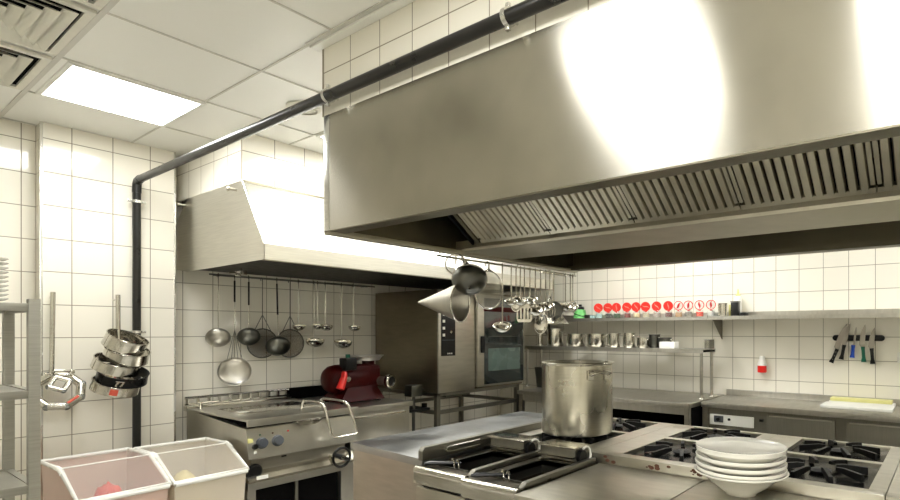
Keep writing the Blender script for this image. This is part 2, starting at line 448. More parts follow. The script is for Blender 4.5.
# ------------------------------------------------------------------ island hood
ZB = 1.94; ZT = 2.452; XF = 1.346; XR = 3.25
t = thing('island_hood', 'huge brushed steel extractor hood over the cooking island', 'extractor hood', (2.29, .3, ZB))
MB().box(XF, XF+.003, HR, HL-.045, ZB+.004, ZT).build('front_panel', 'hood', t, smooth=False)
MB().box(XF-.0015, XF+.004, HL-.044, HL, ZB+.004, ZT, bev=.001).build('corner_strip', 'trim', t)
MB().box(XF, XR, HL-.003, HL, ZB+.004, ZT).build('end_panel', 'hood_side', t)
MB().box(XR-.003, XR, HR, HL, ZB+.004, ZT).build('rear_panel', 'hood_side', t)
m = MB(); fl = .068
m.box(XF, XF+fl, HR, HL, ZB-.001, ZB+.004)
m.box(XF+fl-.003, XF+fl, HR, HL-fl*.5, ZB, ZB+.03)
m.box(XR-.09, XR, HR, HL, ZB-.001, ZB+.004).box(XR-.09, XR-.087, HR, HL-.03, ZB, ZB+.03)
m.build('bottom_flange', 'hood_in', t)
MB().box(XF, XR, HL-.05, HL+.002, ZB-.012, ZB+.012, bev=.004).build('end_rail', 'slat', t)
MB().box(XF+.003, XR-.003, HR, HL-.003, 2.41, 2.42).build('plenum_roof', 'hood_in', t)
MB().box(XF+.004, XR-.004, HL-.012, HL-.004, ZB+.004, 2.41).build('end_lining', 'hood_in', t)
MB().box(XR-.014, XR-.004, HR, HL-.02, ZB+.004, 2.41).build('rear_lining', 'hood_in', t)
# central grease channel
m = MB().prism([(2.11, 1.957), (2.12, 1.945), (2.52, 1.945), (2.53, 1.957), (2.53, 2.0), (2.52, 2.0), (2.515, 1.96), (2.125, 1.96), (2.12, 2.0), (2.11, 2.0)], 'XZ', HR, HL-.012)
m.build('grease_channel', 'slat', t)
# filters: slope from (2.11,1.965) up to (1.53, 2.385)
A = Vector((2.105, 0, 1.975)); D = Vector((-.81, 0, .586)).normalized(); Nn = Vector((D.z, 0, -D.x))
LEN = .70
def slope_quad(m, y0, y1, s0, s1, n0, n1):
    pts = []
    for y in (y0, y1):
        pts.append([A+D*s+Nn*n+Vector((0, y, 0)) for s, n in ((s0, n0), (s1, n0), (s1, n1), (s0, n1))])
    m.loft(pts)
ys = [2.077-.466*k for k in range(8)]
for k in range(7):
    y1, y0 = ys[k]-.003, ys[k+1]+.003
    f = MB()
    slope_quad(f, y0, y1, 0, .022, 0, .02); slope_quad(f, y0, y1, LEN-.035, LEN, 0, .02)
    slope_quad(f, y0, y0+.014, .035, LEN-.035, 0, .02); slope_quad(f, y1-.014, y1, .035, LEN-.035, 0, .02)
    fo = f.build('filter', 'slat', t)
    b = MB(); slope_quad(b, y0+.004, y1-.004, .01, LEN-.01, .021, .024); b.build('filter_backing', 'black_gap', fo)
    s = MB(); n = 12; p = (y1-y0-.028)/n
    for i in range(n):
        c0 = y0+.014+p*(i+.5)
        prof = [(-.42*p, .018), (-.42*p, .004), (-.30*p, -.004), (.30*p, -.004), (.42*p, .004), (.42*p, .018)]
        rings = [[A+D*sv+Nn*nn+Vector((0, c0+yy, 0)) for yy, nn in prof] for sv in (.018, LEN-.03)]
        s.loft(rings)
    s.build('filter_slats', 'slat', fo)
    for yy in (y0+.016, y1-.016):
        h = MB()
        c_ = A+D*.40+Vector((0, yy, 0))
        h.tube([c_-Nn*.0+D*.03, c_-Nn*.018+D*.02, c_-Nn*.018-D*.02, c_-Nn*.0-D*.03], .003, 6)
        h.build('filter_handle', 'shiny', fo)
# blank panels closing the filter bank at its left end
m = MB(); slope_quad(m, 2.085, 2.11, 0, LEN, 0, .03); m.build('end_bracket', 'hood_in', t)
m = MB(); slope_quad(m, 2.135, 2.15, -.02, LEN, -.0, .05); m.build('end_bracket', 'black_gap', t)
# far bank of filters (seen only from behind: plain)
m = MB()
m.loft([[(2.53, y, 1.97), (3.15, y, 2.36), (3.15, y, 2.39), (2.53, y, 2.0)] for y in (HR, 2.1)])
m.build('far_filter_bank', 'hood_in', t)
# lamp glass inside the hood, near the left end
MB().box(1.43, 1.56, 1.72, 1.86, 1.985, 2.015, bev=.008).box(1.349, 1.435, 1.78, 1.80, 1.995, 2.005).build('hood_lamp', 'white_pl', t)
# rail with hooks under the left end
t = thing('utensil_rail', 'slim steel hanging rail under the left end of the island hood', 'rail', (2.6, 2.25, 1.90))
RZ = 1.905
m = MB().tube([(1.95, 2.25, RZ), (3.24, 2.25, RZ)], .006, 10)
m.build('rail_bar', 'shiny', t)
MB().tube([(2.9, 2.31, RZ), (3.2, 2.31, RZ)], .005, 10).tube([(2.9, 2.25, RZ), (2.9, 2.31, RZ)], .004, 8).tube([(3.2, 2.25, RZ), (3.2, 2.31, RZ)], .004, 8).build('side_bar', 'shiny', t)
for x in (1.97, 2.6, 3.22): MB().cyl((x, 2.25, RZ), (x, 2.25, ZB-.012), .004, 8).build('bracket', 'shiny', t)

# ------------------------------------------------------------------ wall hood
t = thing('wall_hood', 'sloping stainless extractor hood on the recess wall over the tilting pan', 'extractor hood', (3.0, 4.1, 1.924))
hx0, hx1 = 1.62, 4.47
side = [(3.394, 1.935), (3.394, 2.032), (3.671, 2.452), (4.50, 2.452), (4.70, 2.285), (4.70, 1.96), (4.5, 1.93)]
MB().prism(side, 'YZ', hx0, hx0+.003).build('side_panel', 'hood_side', t, smooth=False)
MB().prism(side, 'YZ', hx1-.003, hx1).build('side_panel', 'hood_side', t, smooth=False)
MB().prism([(3.394, 2.032), (3.397, 2.030), (3.674, 2.450), (3.671, 2.452)], 'YZ', hx0+.003, hx1-.003).build('front_slope', 'satin', t, smooth=False)
MB().prism([(3.394, 1.935), (3.394, 2.032), (3.398, 2.032), (3.398, 1.935)], 'YZ', hx0, hx1).build('front_lip', 'hood_side', t, smooth=False)
MB().tube([(hx0+.001, 3.395, 2.032), (hx0+.001, 3.672, 2.452)], .004, 6).build('edge_bead', 'trim', t)
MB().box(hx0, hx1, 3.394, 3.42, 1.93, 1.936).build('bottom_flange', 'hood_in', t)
MB().box(hx0+.004, hx1-.004, 3.41, 4.71, 1.968, 1.976).build('underside_filters', 'hood_recess_shade', t)
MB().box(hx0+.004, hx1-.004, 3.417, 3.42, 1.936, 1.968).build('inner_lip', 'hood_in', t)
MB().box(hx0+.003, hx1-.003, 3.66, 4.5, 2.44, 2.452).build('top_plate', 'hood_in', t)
for y, z in ((3.745, 2.40), (4.52, 2.405)):
    k = MB().tube([(hx0-.001, y, z), (hx0-.035, y, z), (hx0-.05, y, z)], .009, 12, radii=[.009, .009, .012])
    k.lathe([(0, 0), (.016, 0), (.018, .008), (.012, .014), (0, .014)], Matrix.Translation((hx0-.045, y, z)) @ Matrix.Rotation(-PI/2, 4, 'Y'), 14)
    k.build('fixing_knob', 'shiny', t)
t = thing('utensil_rail', 'thin hanging rail with ladles under the wall hood', 'rail', (2.4, 4.61, 1.93))
MB().tube([(1.80, 4.60, 1.935), (3.22, 4.60, 1.935)], .006, 10).build('rail_bar', 'dull', t)
MB().tube([(1.85, 4.66, 1.935), (3.18, 4.66, 1.935)], .005, 10).build('rail_bar', 'dull', t)
for x in (1.9, 3.15): MB().cyl((x, 4.60, 1.935), (x, YB, 1.935), .005, 8).build('bracket', 'dull', t)
k = MB().lathe([(0, 0), (.018, 0), (.022, .01), (.012, .02), (.02, .035), (0, .04)], Matrix.Translation((1.86, 4.28, 1.905)), 14)
k.lathe([(0, 0), (.02, 0), (.02, .03), (0, .03)], Matrix.Translation((1.90, 4.28, 1.92)), 14).cyl((1.80, 4.28, 1.925), (1.9, 4.28, 1.93), .006, 8).cyl((1.88, 4.28, 1.93), (1.88, 4.28, 1.969), .008, 8)
tag(k.build('drain_tap', 'shiny'), 'small shiny drain tap under the wall hood', 'tap')
#PART2
# ------------------------------------------------------------------ island: neutral counter
t = thing('island_counter', 'plain steel counter running along the far side of the island', 'counter', (2.5, 2.38, 0))
pl = [(1.743, 2.70), (1.70, 2.062), (3.16, 2.062), (3.16, 2.70)]
MB().prism(pl, 'XY', .862, .90, bev=.003).build('worktop', 'top', t)
MB().prism([(1.75, 2.69), (1.708, 2.07), (3.15, 2.07), (3.15, 2.69)], 'XY', .06, .861).build('body', 'steel', t)
# fryer guard between counter and fryers
t = thing('fryer_guard', 'upright dark steel guard between the island counter and the fryers', 'guard', (2.1, 2.04, .9))
MB().prism([(1.675, .9), (2.80, .9), (2.80, .962), (1.69, .962), (1.675, .945)], 'XZ', 2.030, 2.060, bev=.002).build('guard_plate', 'dark_steel', t)
m = MB(); pts = [(1.80, 2.022, .93)] + [(1.80+.013-.013*math.cos(a), 2.022, .93+.013*math.sin(a)) for a in (0, .5, 1, 1.57)] + [(2.02, 2.022, .943)]
pts = [(2.04, 2.022, .918), (1.83, 2.022, .918), (1.818, 2.022, .921), (1.812, 2.022, .930), (1.818, 2.022, .939), (1.83, 2.022, .942), (2.04, 2.022, .942)]
m.tube(pts, .0035, 8); m.build('hook_bar', 'steel', t)
# fryers
def fryer(y0, y1, x_front, label):
    zt = .885; cx = 1.9
    t = thing('deep_fryer', label, 'fryer', (cx, (y0+y1)/2, 0))
    MB().box(x_front+.02, 2.18, y0+.002, y1-.002, .06, .74).build('body', 'steel', t)
    MB().box(x_front+.01, x_front+.03, y0+.006, y1-.006, .12, .80, bev=.004).build('door', 'steel', t)
    hx0_, hx1_ = 1.70, 2.05; hy0, hy1 = (y0+y1)/2-.105, (y0+y1)/2+.085
    m = MB()
    m.box(x_front+.03, hx0_, y0+.002, y1-.002, zt-.02, zt).box(hx1_, 2.18, y0+.002, y1-.002, zt-.02, zt)
    m.box(hx0_, hx1_, y0+.002, hy0, zt-.02, zt).box(hx0_, hx1_, hy1, y1-.002, zt-.02, zt)
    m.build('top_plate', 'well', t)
    m = MB(); m.tube([(x_front+.018, y0+.002, zt-.012), (x_front+.018, y1-.002, zt-.012)], .019, 14)
    m.box(x_front+.001, x_front+.012, y0+.002, y1-.002, zt-.07, zt-.012)
    m.build('front_lip', 'shiny', t)
    m = MB()       # tank walls
    m.box(hx0_-.004, hx0_, hy0, hy1, .68, zt+.006).box(hx1_, hx1_+.004, hy0, hy1, .68, zt+.006)
    m.box(hx0_, hx1_, hy0-.004, hy0, .68, zt+.006).box(hx0_, hx1_, hy1, hy1+.004, .68, zt+.006).box(hx0_, hx1_, hy0, hy1, .68, .69)
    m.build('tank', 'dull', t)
    MB().box(hx0_+.002, hx1_-.002, hy0+.002, hy1-.002, .691, .83).build('oil', 'oil', t)
    # raised spill rim around the basin
    m = MB(); m.prism([(x_front+.05, zt), (2.17, zt), (2.17, zt+.022), (x_front+.08, zt+.018)], 'XZ', y0+.006, y0+.034, bev=.003)
    m.build('spill_rim', 'dark_steel', t)
    # element head box at the back
    hy = (y0+y1)/2
    h = MB().box(2.07, 2.175, y0+.055, y1-.045, zt+.012, .962, bev=.004).build('element_head', 'dark_steel', t)
    MB().box(2.055, 2.18, y0+.045, y1-.035, .957, .964, bev=.002).build('head_cover', 'shiny', h)
    MB().box(2.045, 2.07, y0+.055, y1-.045, zt+.030, zt+.036).build('ledge', 'shiny', h)
    MB().box(2.045, 2.07, y0+.055, y1-.045, zt+.003, zt+.009).build('ledge', 'shiny', h)
    m = MB(); m.tube([(2.10, y0+.04+.0*k, zt+.04+.038*math.sin(a)) if False else (2.125+.042*math.cos(a), y0+.034, zt+.035+.042*math.sin(a)) for k, a in enumerate([-1.2+i*.3 for i in range(12)])], .006, 8)
    m.build('lift_arm', 'porcelain', t)
    m = MB(); m.lathe([(0, 0), (.03, 0), (.03, .02), (0, .02)], Matrix.Translation((2.10, y0+.05, zt+.035)) @ Matrix.Rotation(PI/2, 4, 'X'), 18)
    m.build('hinge_hub', 'black_pl', t)
    # basket hook prongs and dark grip at the front
    for dy in (-.012, .016):
        q = MB().tube([(x_front+.085, hy+dy-.03, zt), (x_front+.085, hy+dy-.03, zt+.042), (x_front+.078, hy+dy-.03, zt+.047), (x_front+.07, hy+dy-.03, zt+.04)], .003, 6)
        q.build('basket_hook', 'shiny', t)
    MB().tube([(x_front+.03, hy+.12, zt+.016), (x_front+.05, hy+.10, zt+.017), (x_front+.14, hy+.0, zt+.014)], .009, 8, radii=[.007, .011, .006]).build('basket_grip', 'black_pl', t)
    m = MB()
    m.cyl((1.78, hy1-.002, zt-.03), (1.78, hy1-.012, zt-.03), .006, 8).cyl((1.96, hy1-.002, zt-.03), (1.96, hy1-.012, zt-.03), .006, 8)
    return t

fryer(1.695, 2.022, 1.615, 'left deep fryer with dark oil, beside the upright guard')
fryer(1.385, 1.690, 1.59, 'right deep fryer with dark oil, beside the flat steel top')
# flat tops
def flat_top(y0, y1, label):
    t = thing('griddle', label, 'griddle', (1.88, (y0+y1)/2, 0))
    MB().box(1.60, 2.182, y0+.002, y1-.002, .06, .845).build('body', 'steel', t)
    MB().box(1.575, 2.184, y0+.001, y1-.001, .846, .88, bev=.004).build('top_plate', 'griddle', t)
    MB().box(1.59, 1.6, y0+.03, y1-.03, .70, .82, bev=.002).build('control_panel', 'dark_steel', t)
    for k in range(2):
        MB().lathe([(0, 0), (.024, 0), (.02, .025), (0, .025)], Matrix.Translation((1.59, y0+.15+.2*k, .76)) @ Matrix.Rotation(-PI/2, 4, 'Y'), 18).build('knob', 'black_pl', t)

flat_top(.862, 1.383, 'flat steel griddle beside the right fryer, bare top')
flat_top(.22, .860, 'flat steel griddle carrying the stack of white bowls')
flat_top(-.45, .218, 'steel griddle at the lower right corner, past the gas burners')
# gas ranges
def radial_grate(cx, cy, z, label_parent, rot=0.0):
    gg = MB().lathe([(0, 0), (.042, 0), (.046, .008), (.03, .014), (0, .016)], Matrix.Translation((cx, cy, z+.004)), 20)
    b = gg.build('burner', 'iron', label_parent)
    for k in range(8):
        a = rot+k*PI/4+PI/8; c_, s_ = math.cos(a), math.sin(a)
        r0, r1 = (.062, .185) if k % 2 == 0 else (.075, .19)
        w_ = .0088
        pts = []
        def P_(r, o, zz): return (cx+r*c_-o*s_, cy+r*s_+o*c_, zz)
        r1y = min(r1, .17/max(abs(s_), .01)) if abs(s_) > .9 else r1
        m = MB().loft([[P_(r0, -w_, z+.024), P_(r0, w_, z+.024), P_(r0, w_*.8, z+.038), P_(r0, -w_*.8, z+.038)],
                 [P_(r0+.03, -w_, z+.018), P_(r0+.03, w_, z+.018), P_(r0+.03, w_*.8, z+.040), P_(r0+.03, -w_*.8, z+.040)],
                 [P_(r1y, -w_*1.2, z), P_(r1y, w_*1.2, z), P_(r1y, w_*.9, z+.030), P_(r1y, -w_*.9, z+.030)]])
        m.build('grate_finger', 'iron', label_parent)
def gas_range(y0, y1, py0, py1, label, x0=2.185, x1=3.155):
    zt = .925
    t = thing('gas_range', label, 'gas range', (2.67, (y0+y1)/2, 0))
    MB().box(x0+.004, x1-.004, y0+.002, y1-.002, .06, .882).build('body', 'steel', t)
    m = MB(); xa, xb, xc, xd = 2.25, 2.70, 2.745, 3.12
    m.box(x0, xa, y0, y1, .883, zt, bev=.003).box(xd, x1, y0, y1, .883, zt, bev=.003)
    m.box(xa-.004, xd+.004, y0, py0, .89, zt-.0005).box(xa-.004, xd+.004, py1, y1, .89, zt-.0005)
    m.box(xb, xc, py0-.002, py1+.002, .89, zt-.0005)
    m.build('top_frame', 'griddle', t)
    MB().box(xa, xb, py0, py1, .884, .905).build('burner_tray', 'pan_black', t)
    MB().box(xc, xd, py0, py1, .884, .905).build('burner_tray', 'pan_black', t)
    cy = (py0+py1)/2
    radial_grate((xa+xb)/2, cy, .907, t, .0); radial_grate((xc+xd)/2, cy, .907, t, .0)
    return t
gas_range(1.43, 2.028, 1.53, 1.93, 'gas range with two burners, under and behind the stockpot')
gas_range(.815, 1.428, .885, 1.29, 'middle gas range with two burners, partly behind the stack of bowls')
r3 = gas_range(.198, .813, .255, .672, 'gas range with two open star-shaped burners right of the bowls')
gas_range(-.42, .195, -.36, .05, 'gas range cut by the right edge of the photo, beyond the last seam')
for (y, s, zz) in ((1.30, .012, .905), (1.33, .02, .9), (1.02, .016, .903), (1.06, .02, .906), (1.10, .011, .902), (.86, .014, .904), (.89, .018, .902)):
    pass
# rust marks on the front face of the middle range
rr = random.Random(3)
m = MB()
for k in range(16):
    y = rr.choice([1.32, 1.10, 1.03, .9])+rr.uniform(-.04, .04); z = rr.uniform(.893, .914); s = rr.uniform(.003, .009)
    m.lathe([(0, 0), (s, 0), (s*.7, .0006), (0, .0008)], Matrix.Translation((2.1848, y, z)) @ Matrix.Rotation(-PI/2, 4, 'Y'), 8, sy=1.6)
o = m.build('cooked_on_spots', 'rust'); tag(o, 'brown cooked-on spots along the front step of the range', 'stain', kind='stuff')

# ------------------------------------------------------------------ stockpot
PX, PY, PZ, PR = 2.499, 1.726, .9475, .197
t = thing('stockpot', 'tall lidless stainless stockpot standing on a burner', 'pot', (PX, PY, PZ))
H_ = .385; R = PR
MB().lathe([(0, 0), (R-.012, 0), (R-.003, .004), (R, .014), (R, H_-.012), (R+.006, H_-.006), (R+.007, H_), (R+.002, H_+.003), (R-.004, H_), (R-.004, .012), (0, .008)], Matrix.Translation((PX, PY, PZ)), 64).build('pot_body', 'potsteel', t)
M_ = M
def pot_handle(ang):
    m = MB(); c_, s_ = math.cos(ang), math.sin(ang)
    def q(o, d, z): return (PX+(R+d)*c_-o*s_, PY+(R+d)*s_+o*c_, PZ+z)
    m.tube([q(-.055, .0, H_-.06), q(-.055, .02, H_-.055), q(-.05, .042, H_-.046), q(-.035, .05, H_-.043), q(.035, .05, H_-.043), q(.05, .042, H_-.046), q(.055, .02, H_-.055), q(.055, .0, H_-.06)], .0065, 10)
    for sgn in (-1, 1):
        m.loft([[q(sgn*.055-.018, .001, H_-.085), q(sgn*.055+.018, .001, H_-.085), q(sgn*.055+.018, .001, H_-.035), q(sgn*.055-.018, .001, H_-.035)],
                [q(sgn*.055-.016, .006, H_-.083), q(sgn*.055+.016, .006, H_-.083), q(sgn*.055+.016, .006, H_-.037), q(sgn*.055-.016, .006, H_-.037)]])
    m.build('handle', 'shiny', t)
a0 = math.atan2(-PY, -PX)
pot_handle(a0+.62); pot_handle(a0+.62+PI)

# ------------------------------------------------------------------ stack of bowls
BX, BY = 2.085, .675
def bowl_prof(r, h, foot, th=.004):
    return [(0, .004), (foot*.9, .004), (foot*.95, 0), (foot, 0), (foot+.004, .008), (r*.62, h*.45), (r*.86, h*.86), (r-.002, h-.004), (r, h), (r-.003, h+.003), (r*.86-.004, h*.86+.004), (r*.6, h*.45+.006), (foot*.8, .010), (0, .009)]
z = .8805
items = [('wide white soup bowl at the bottom of the stack on the griddle', .178, .086, .062, .0)]
t0 = MB().lathe(bowl_prof(.176, .088, .060), Matrix.Translation((BX, BY, z)), 56).build('soup_bowl', 'porcelain')
tag(t0, 'deep white bowl at the bottom of the stack on the griddle', 'bowl', 'white bowls and plates stacked on the griddle')
def plate_prof(r, h, th=.014):
    return [(0, .0), (r*.5, .0), (r*.62, .006), (r*.93, h-th-.004), (r-.003, h-th), (r, h-th*.7), (r, h-.002), (r-.002, h), (r*.92, h-.004), (r*.60, .012), (r*.48, .007), (0, .007)]
zz = z+.052
for k, (lab, r, h) in enumerate([('white plate, lowest of the four plates on the deep bowl', .169, .052), ('white plate, second from the bottom of the four on the bowl', .171, .052),
                        ('white plate directly beneath the topmost plate of the stack', .169, .052)]):
    o = MB().lathe(plate_prof(r, h), Matrix.Translation((BX+.002*(-1)**k, BY+.001*k, zz)), 56).build('dinner_plate', 'porcelain')
    tag(o, lab, 'plate', 'white bowls and plates stacked on the griddle'); zz += .0235
o = MB().lathe([(0, .0), (.09, .0), (.11, .004), (.162, .040), (.168, .045), (.170, .060), (.168, .062), (.161, .057), (.10, .053), (0, .053)], Matrix.Translation((BX, BY, zz)), 56).build('dinner_plate', 'porcelain')
tag(o, 'flat white plate on top of the stack on the griddle', 'plate', 'white bowls and plates stacked on the griddle')

# ------------------------------------------------------------------ tilting pan
t = thing('tilting_pan', 'stainless tilting bratt pan with knobs, handwheel and closed lid', 'cooking pan', (2.03, 4.15, 0))
x0, x1 = 1.655, 2.415
lid = MB().box(x0-.01, x1+.01, 3.665, 4.58, .93, .944, bev=.003)
lid.box(x0-.01, x1+.01, 3.66, 3.674, .897, .944, bev=.003)
lid = lid.build('lid', 'panel_steel', t)
MB().box(x0+.1, x1-.12, 3.95, 4.35, .944, .9475, bev=.0015).build('lid_panel', 'shiny', lid)
MB().prism([(3.70, .880), (3.665, .69), (3.69, .68), (4.60, .68), (4.60, .925), (4.42, .925)], 'YZ', x0, x1).build('pan_housing', 'panel_steel', t)
MB().box(x0+.03, x1-.03, 3.72, 4.58, .87, .93).build('lid_gap_shade', 'black_gap', t)  # black block painting the shade in the gap below the lid
MB().box(x0+.05, x1-.05, 3.74, 4.6, .56, .68).build('pan_belly', 'steel', t)
MB().prism([(3.745, .60), (3.66, .555), (3.66, .54), (3.75, .54)], 'YZ', x0, x1).build('drip_ledge', 'shiny', t)
m = MB().box(x0, x0+.05, 3.68, 4.62, .06, .54).box(x1-.12, x1, 3.68, 4.62, .06, .54).box(x0+.05, x1-.12, 4.55, 4.6, .06, .54)
m.box(x0, x1, 3.672, 3.70, .49, .54).box(x0+.05, x1-.12, 3.70, 4.6, .06, .08).box(x0, x1, 3.70, 4.62, .535, .56)
m.build('base_frame', 'steel_h', t)
MB().box(x0+.05, x1-.12, 3.72, 4.54, .08, .535).build('cupboard_shade', 'black_gap', t)  # solid black fill standing in for shade inside the open base
MB().box(x0+.31, x0+.33, 3.69, 3.71, .08, .49).build('divider', 'dark_steel', t)
m = MB().cyl((x0+.30, 3.674, .885), (x0+.48, 3.674, .885), .004, 8)
m.prism([(x0+.30, .895), (x0+.48, .895), (x0+.46, .872), (x0+.43, .862), (x0+.35, .862), (x0+.32, .872)], 'XZ', 3.648, 3.668, bev=.003)
m.build('lid_grip', 'shiny', t)
def on_panel(m_, x, z_, tilt=.18):     # frame on the sloping control panel
    y = 3.665+(z_-.69)*(.035/.195)
    return Matrix.Translation((x, y, z_)) @ Matrix.Rotation(PI/2-tilt, 4, 'X')
for x in (1.742, 1.842):
    k = MB().lathe([(0, 0), (.037, 0), (.037, .006), (.031, .010), (.028, .030), (0, .032)], on_panel(None, x, .782), 28)
    k.build('control_knob', 'grey_knob', t)
MB().lathe([(0, 0), (.018, 0), (.016, .014), (0, .015)], on_panel(None, 1.698, .765), 18).build('switch_button', 'black_pl', t)
MB().box(1.655, 1.685, 3.672, 3.678, .795, .822).build('rating_label', 'yellow', t)
MB().box(1.69, 1.705, 3.668, 3.672, .722, .738).build('rating_label', 'white_pl', t)
for x, c_ in ((1.735, 'green'), (1.815, 'rust'), (1.915, 'red_bright')):
    MB().lathe([(0, 0), (.006, 0), (.005, .005), (0, .006)], on_panel(None, x, .835), 10).build('indicator_lamp', c_, t)
MB().box(1.86, 1.89, 3.66, 3.668, .672, .682).build('latch', 'black_pl', t)
k = MB().lathe([(0, 0), (.043, 0), (.047, .006), (.047, .018), (.036, .03), (0, .033)], Matrix.Translation((1.715, 3.73, .60)) @ Matrix.Rotation(PI/2, 4, 'X'), 24)
k.cyl((1.715, 3.74, .60), (1.715, 3.70, .60), .012, 10); k.build('drain_knob', 'black_pl', t)
MB().box(1.70, 1.77, 3.654, 3.66, .555, .578, rot=None).build('rating_label', 'white_pl', t)
wc = Vector((2.25, 3.60, .605))
wh = MB().tube([wc+Vector((.066*math.cos(a), 0, .066*math.sin(a))) for a in [2*PI*k/28 for k in range(28)]], .0095, 10, closed=True).build('handwheel', 'black_pl', t)
m = MB()
for a in (PI*.85, PI*1.85): m.tube([wc, wc+Vector((.064*math.cos(a), 0, .064*math.sin(a)))], .011, 8, radii=[.02, .012])
m.build('spoke', 'black_pl', wh)
MB().cyl(wc+Vector((0, -.018, 0)), wc+Vector((0, .15, 0)), .014, 14).build('wheel_shaft', 'shiny', wh)
# bent tube lid handle
hp = [(2.10, 3.86, .950), (2.10, 3.84, 1.005), (2.09, 3.80, 1.013), (2.085, 3.60, 1.017), (2.09, 3.575, 1.005), (2.10, 3.56, .98), (2.135, 3.545, .80), (2.15, 3.54, .775), (2.18, 3.54, .765), (2.315, 3.54, .765), (2.338, 3.54, .775), (2.335, 3.545, .80),
      (2.275, 3.56, .98), (2.265, 3.575, 1.000), (2.255, 3.60, 1.009), (2.245, 3.80, 1.013), (2.24, 3.84, 1.005), (2.24, 3.86, .950)]
MB().tube(hp, .0095, 12).build('lid_handle', 'shiny', t)
# rear gallery with slots
m = MB().tube([(x0, 4.64, 1.015), (x1, 4.64, 1.015)], .011, 8)
m.box(x0, x1, 4.63, 4.65, .96, .972)
for k in range(11): m.box(x0+.005+k*.073, x0+.020+k*.073, 4.63, 4.65, .965, 1.01)
m.box(x0, x1, 4.60, 4.66, .92, .955)
m.build('rear_gallery', 'shiny', t)
k = MB().cyl((x0+.05, 4.5, .944), (x0+.05, 4.5, .99), .01, 10).cyl((x0+.03, 4.5, .985), (x0+.16, 4.5, .985), .008, 10)
k.build('water_tap', 'shiny', t)
for x in (x0+.03, x1-.04):
    for y in (3.73, 4.57):
        MB().cyl((x, y, 0), (x, y, .06), .02, 12).build('foot', 'dull', t)

# ------------------------------------------------------------------ side counter right of the pan
t = thing('side_counter', 'low steel side counter with a drawer under the red grinder', 'counter', (2.70, 4.2, 0))
x0, x1 = 2.43, 2.985
MB().box(x0, x1, 3.74, 4.70, .882, .922, bev=.003).build('worktop', 'steel_h', t)
MB().box(x0+.005, x1-.005, 3.78, 4.68, .10, .88).build('body', 'panel_steel', t)
d = MB().box(x0+.03, x1-.06, 3.765, 3.778, .66, .85, bev=.002).build('drawer', 'panel_steel', t)
MB().box(x0+.03, x1-.06, 3.752, 3.768, .832, .846, bev=.003).build('drawer_pull', 'shiny', d)
MB().box(x0+.03, x1-.06, 3.765, 3.778, .12, .63, bev=.002).build('door', 'steel_h', t)
MB().box(x0, x1, 4.69, 4.705, .922, 1.02).build('upstand', 'black_gap', t)
for x in (x0+.03, x1-.03):
    for y in (3.8, 4.65): MB().cyl((x, y, 0), (x, y, .1), .018, 12).build('leg', 'dull', t)

# ------------------------------------------------------------------ meat grinder
t = thing('meat_grinder', 'red enamelled meat grinder with steel tray on the side counter', 'meat grinder', (2.72, 4.15, .922))
gy = 4.15
prof = [(0, 0), (.05, .005), (.085, .02), (.108, .05), (.118, .1), (.118, .32), (.112, .34), (0, .34)]
MB().lathe(prof, Matrix.Translation((2.44, gy, 1.115)) @ Matrix.Rotation(PI/2, 4, 'Y'), 32).build('motor_housing', 'red', t)
MB().box(2.58, 2.90, gy-.10, gy+.10, 1.03, 1.225, bev=.035).build('gear_housing', 'red', t)
MB().loft([[(2.50, gy-.15, .935), (2.90, gy-.15, .935), (2.90, gy+.15, .935), (2.50, gy+.15, .935)],
           [(2.53, gy-.13, .98), (2.88, gy-.13, .98), (2.88, gy+.13, .98), (2.53, gy+.13, .98)],
           [(2.60, gy-.09, 1.06), (2.85, gy-.09, 1.06), (2.85, gy+.09, 1.06), (2.60, gy+.09, 1.06)]]).build('base', 'red', t)
for x in (2.53, 2.87):
    for y in (gy-.11, gy+.11): MB().cyl((x, y, .922), (x, y, .937), .016, 10).build('foot', 'black_pl', t)
MB().cyl((2.84, gy, 1.21), (2.84, gy, 1.262), .05, 24).build('feed_neck', 'red', t)
MB().lathe([(0, .0), (.12, .0), (.145, .035), (.156, .04), (.156, .043), (.14, .040), (.117, .004), (0, .004)], Matrix.Translation((2.815, gy, 1.258)), 36, sx=1.0, sy=.85).build('feed_tray', 'satin', t)
hd = Vector((.25, -.96, -.02)).normalized(); h0 = Vector((2.89, gy-.09, 1.082))
MB().cyl(h0-hd*.05, h0+hd*.10, .038, 24).build('grinding_head', 'steel_h', t)
rot = hd.to_track_quat('Z', 'Y').to_matrix().to_4x4()
MB().lathe([(.042, 0), (.058, 0), (.062, .008), (.062, .032), (.056, .04), (.042, .04)], Matrix.Translation(h0+hd*.09) @ rot, 28, closed=True).build('head_ring', 'shiny', t)
MB().lathe([(0, 0), (.042, 0), (.042, .01), (0, .01)], Matrix.Translation(h0+hd*.105) @ rot, 24).build('outlet_plate', 'black_pl', t)
bx = MB().box(2.545, 2.645, gy-.14, gy-.04, 1.19, 1.29, bev=.01).build('switch_box', 'black_pl', t)
MB().cyl((2.595, gy-.085, 1.29), (2.595, gy-.085, 1.318), .018, 16).build('green_button', 'green', bx)
MB().tube([(2.525, gy-.15, 1.18), (2.515, gy-.16, 1.14), (2.475, gy-.17, 1.05)], .026, 14, radii=[.02, .025, .032]).build('pusher_handle', 'red_bright', t)
MB().cyl((2.56, gy-.15, 1.12), (2.56, gy-.13, 1.12), .022, 14).build('cap', 'shiny', t)

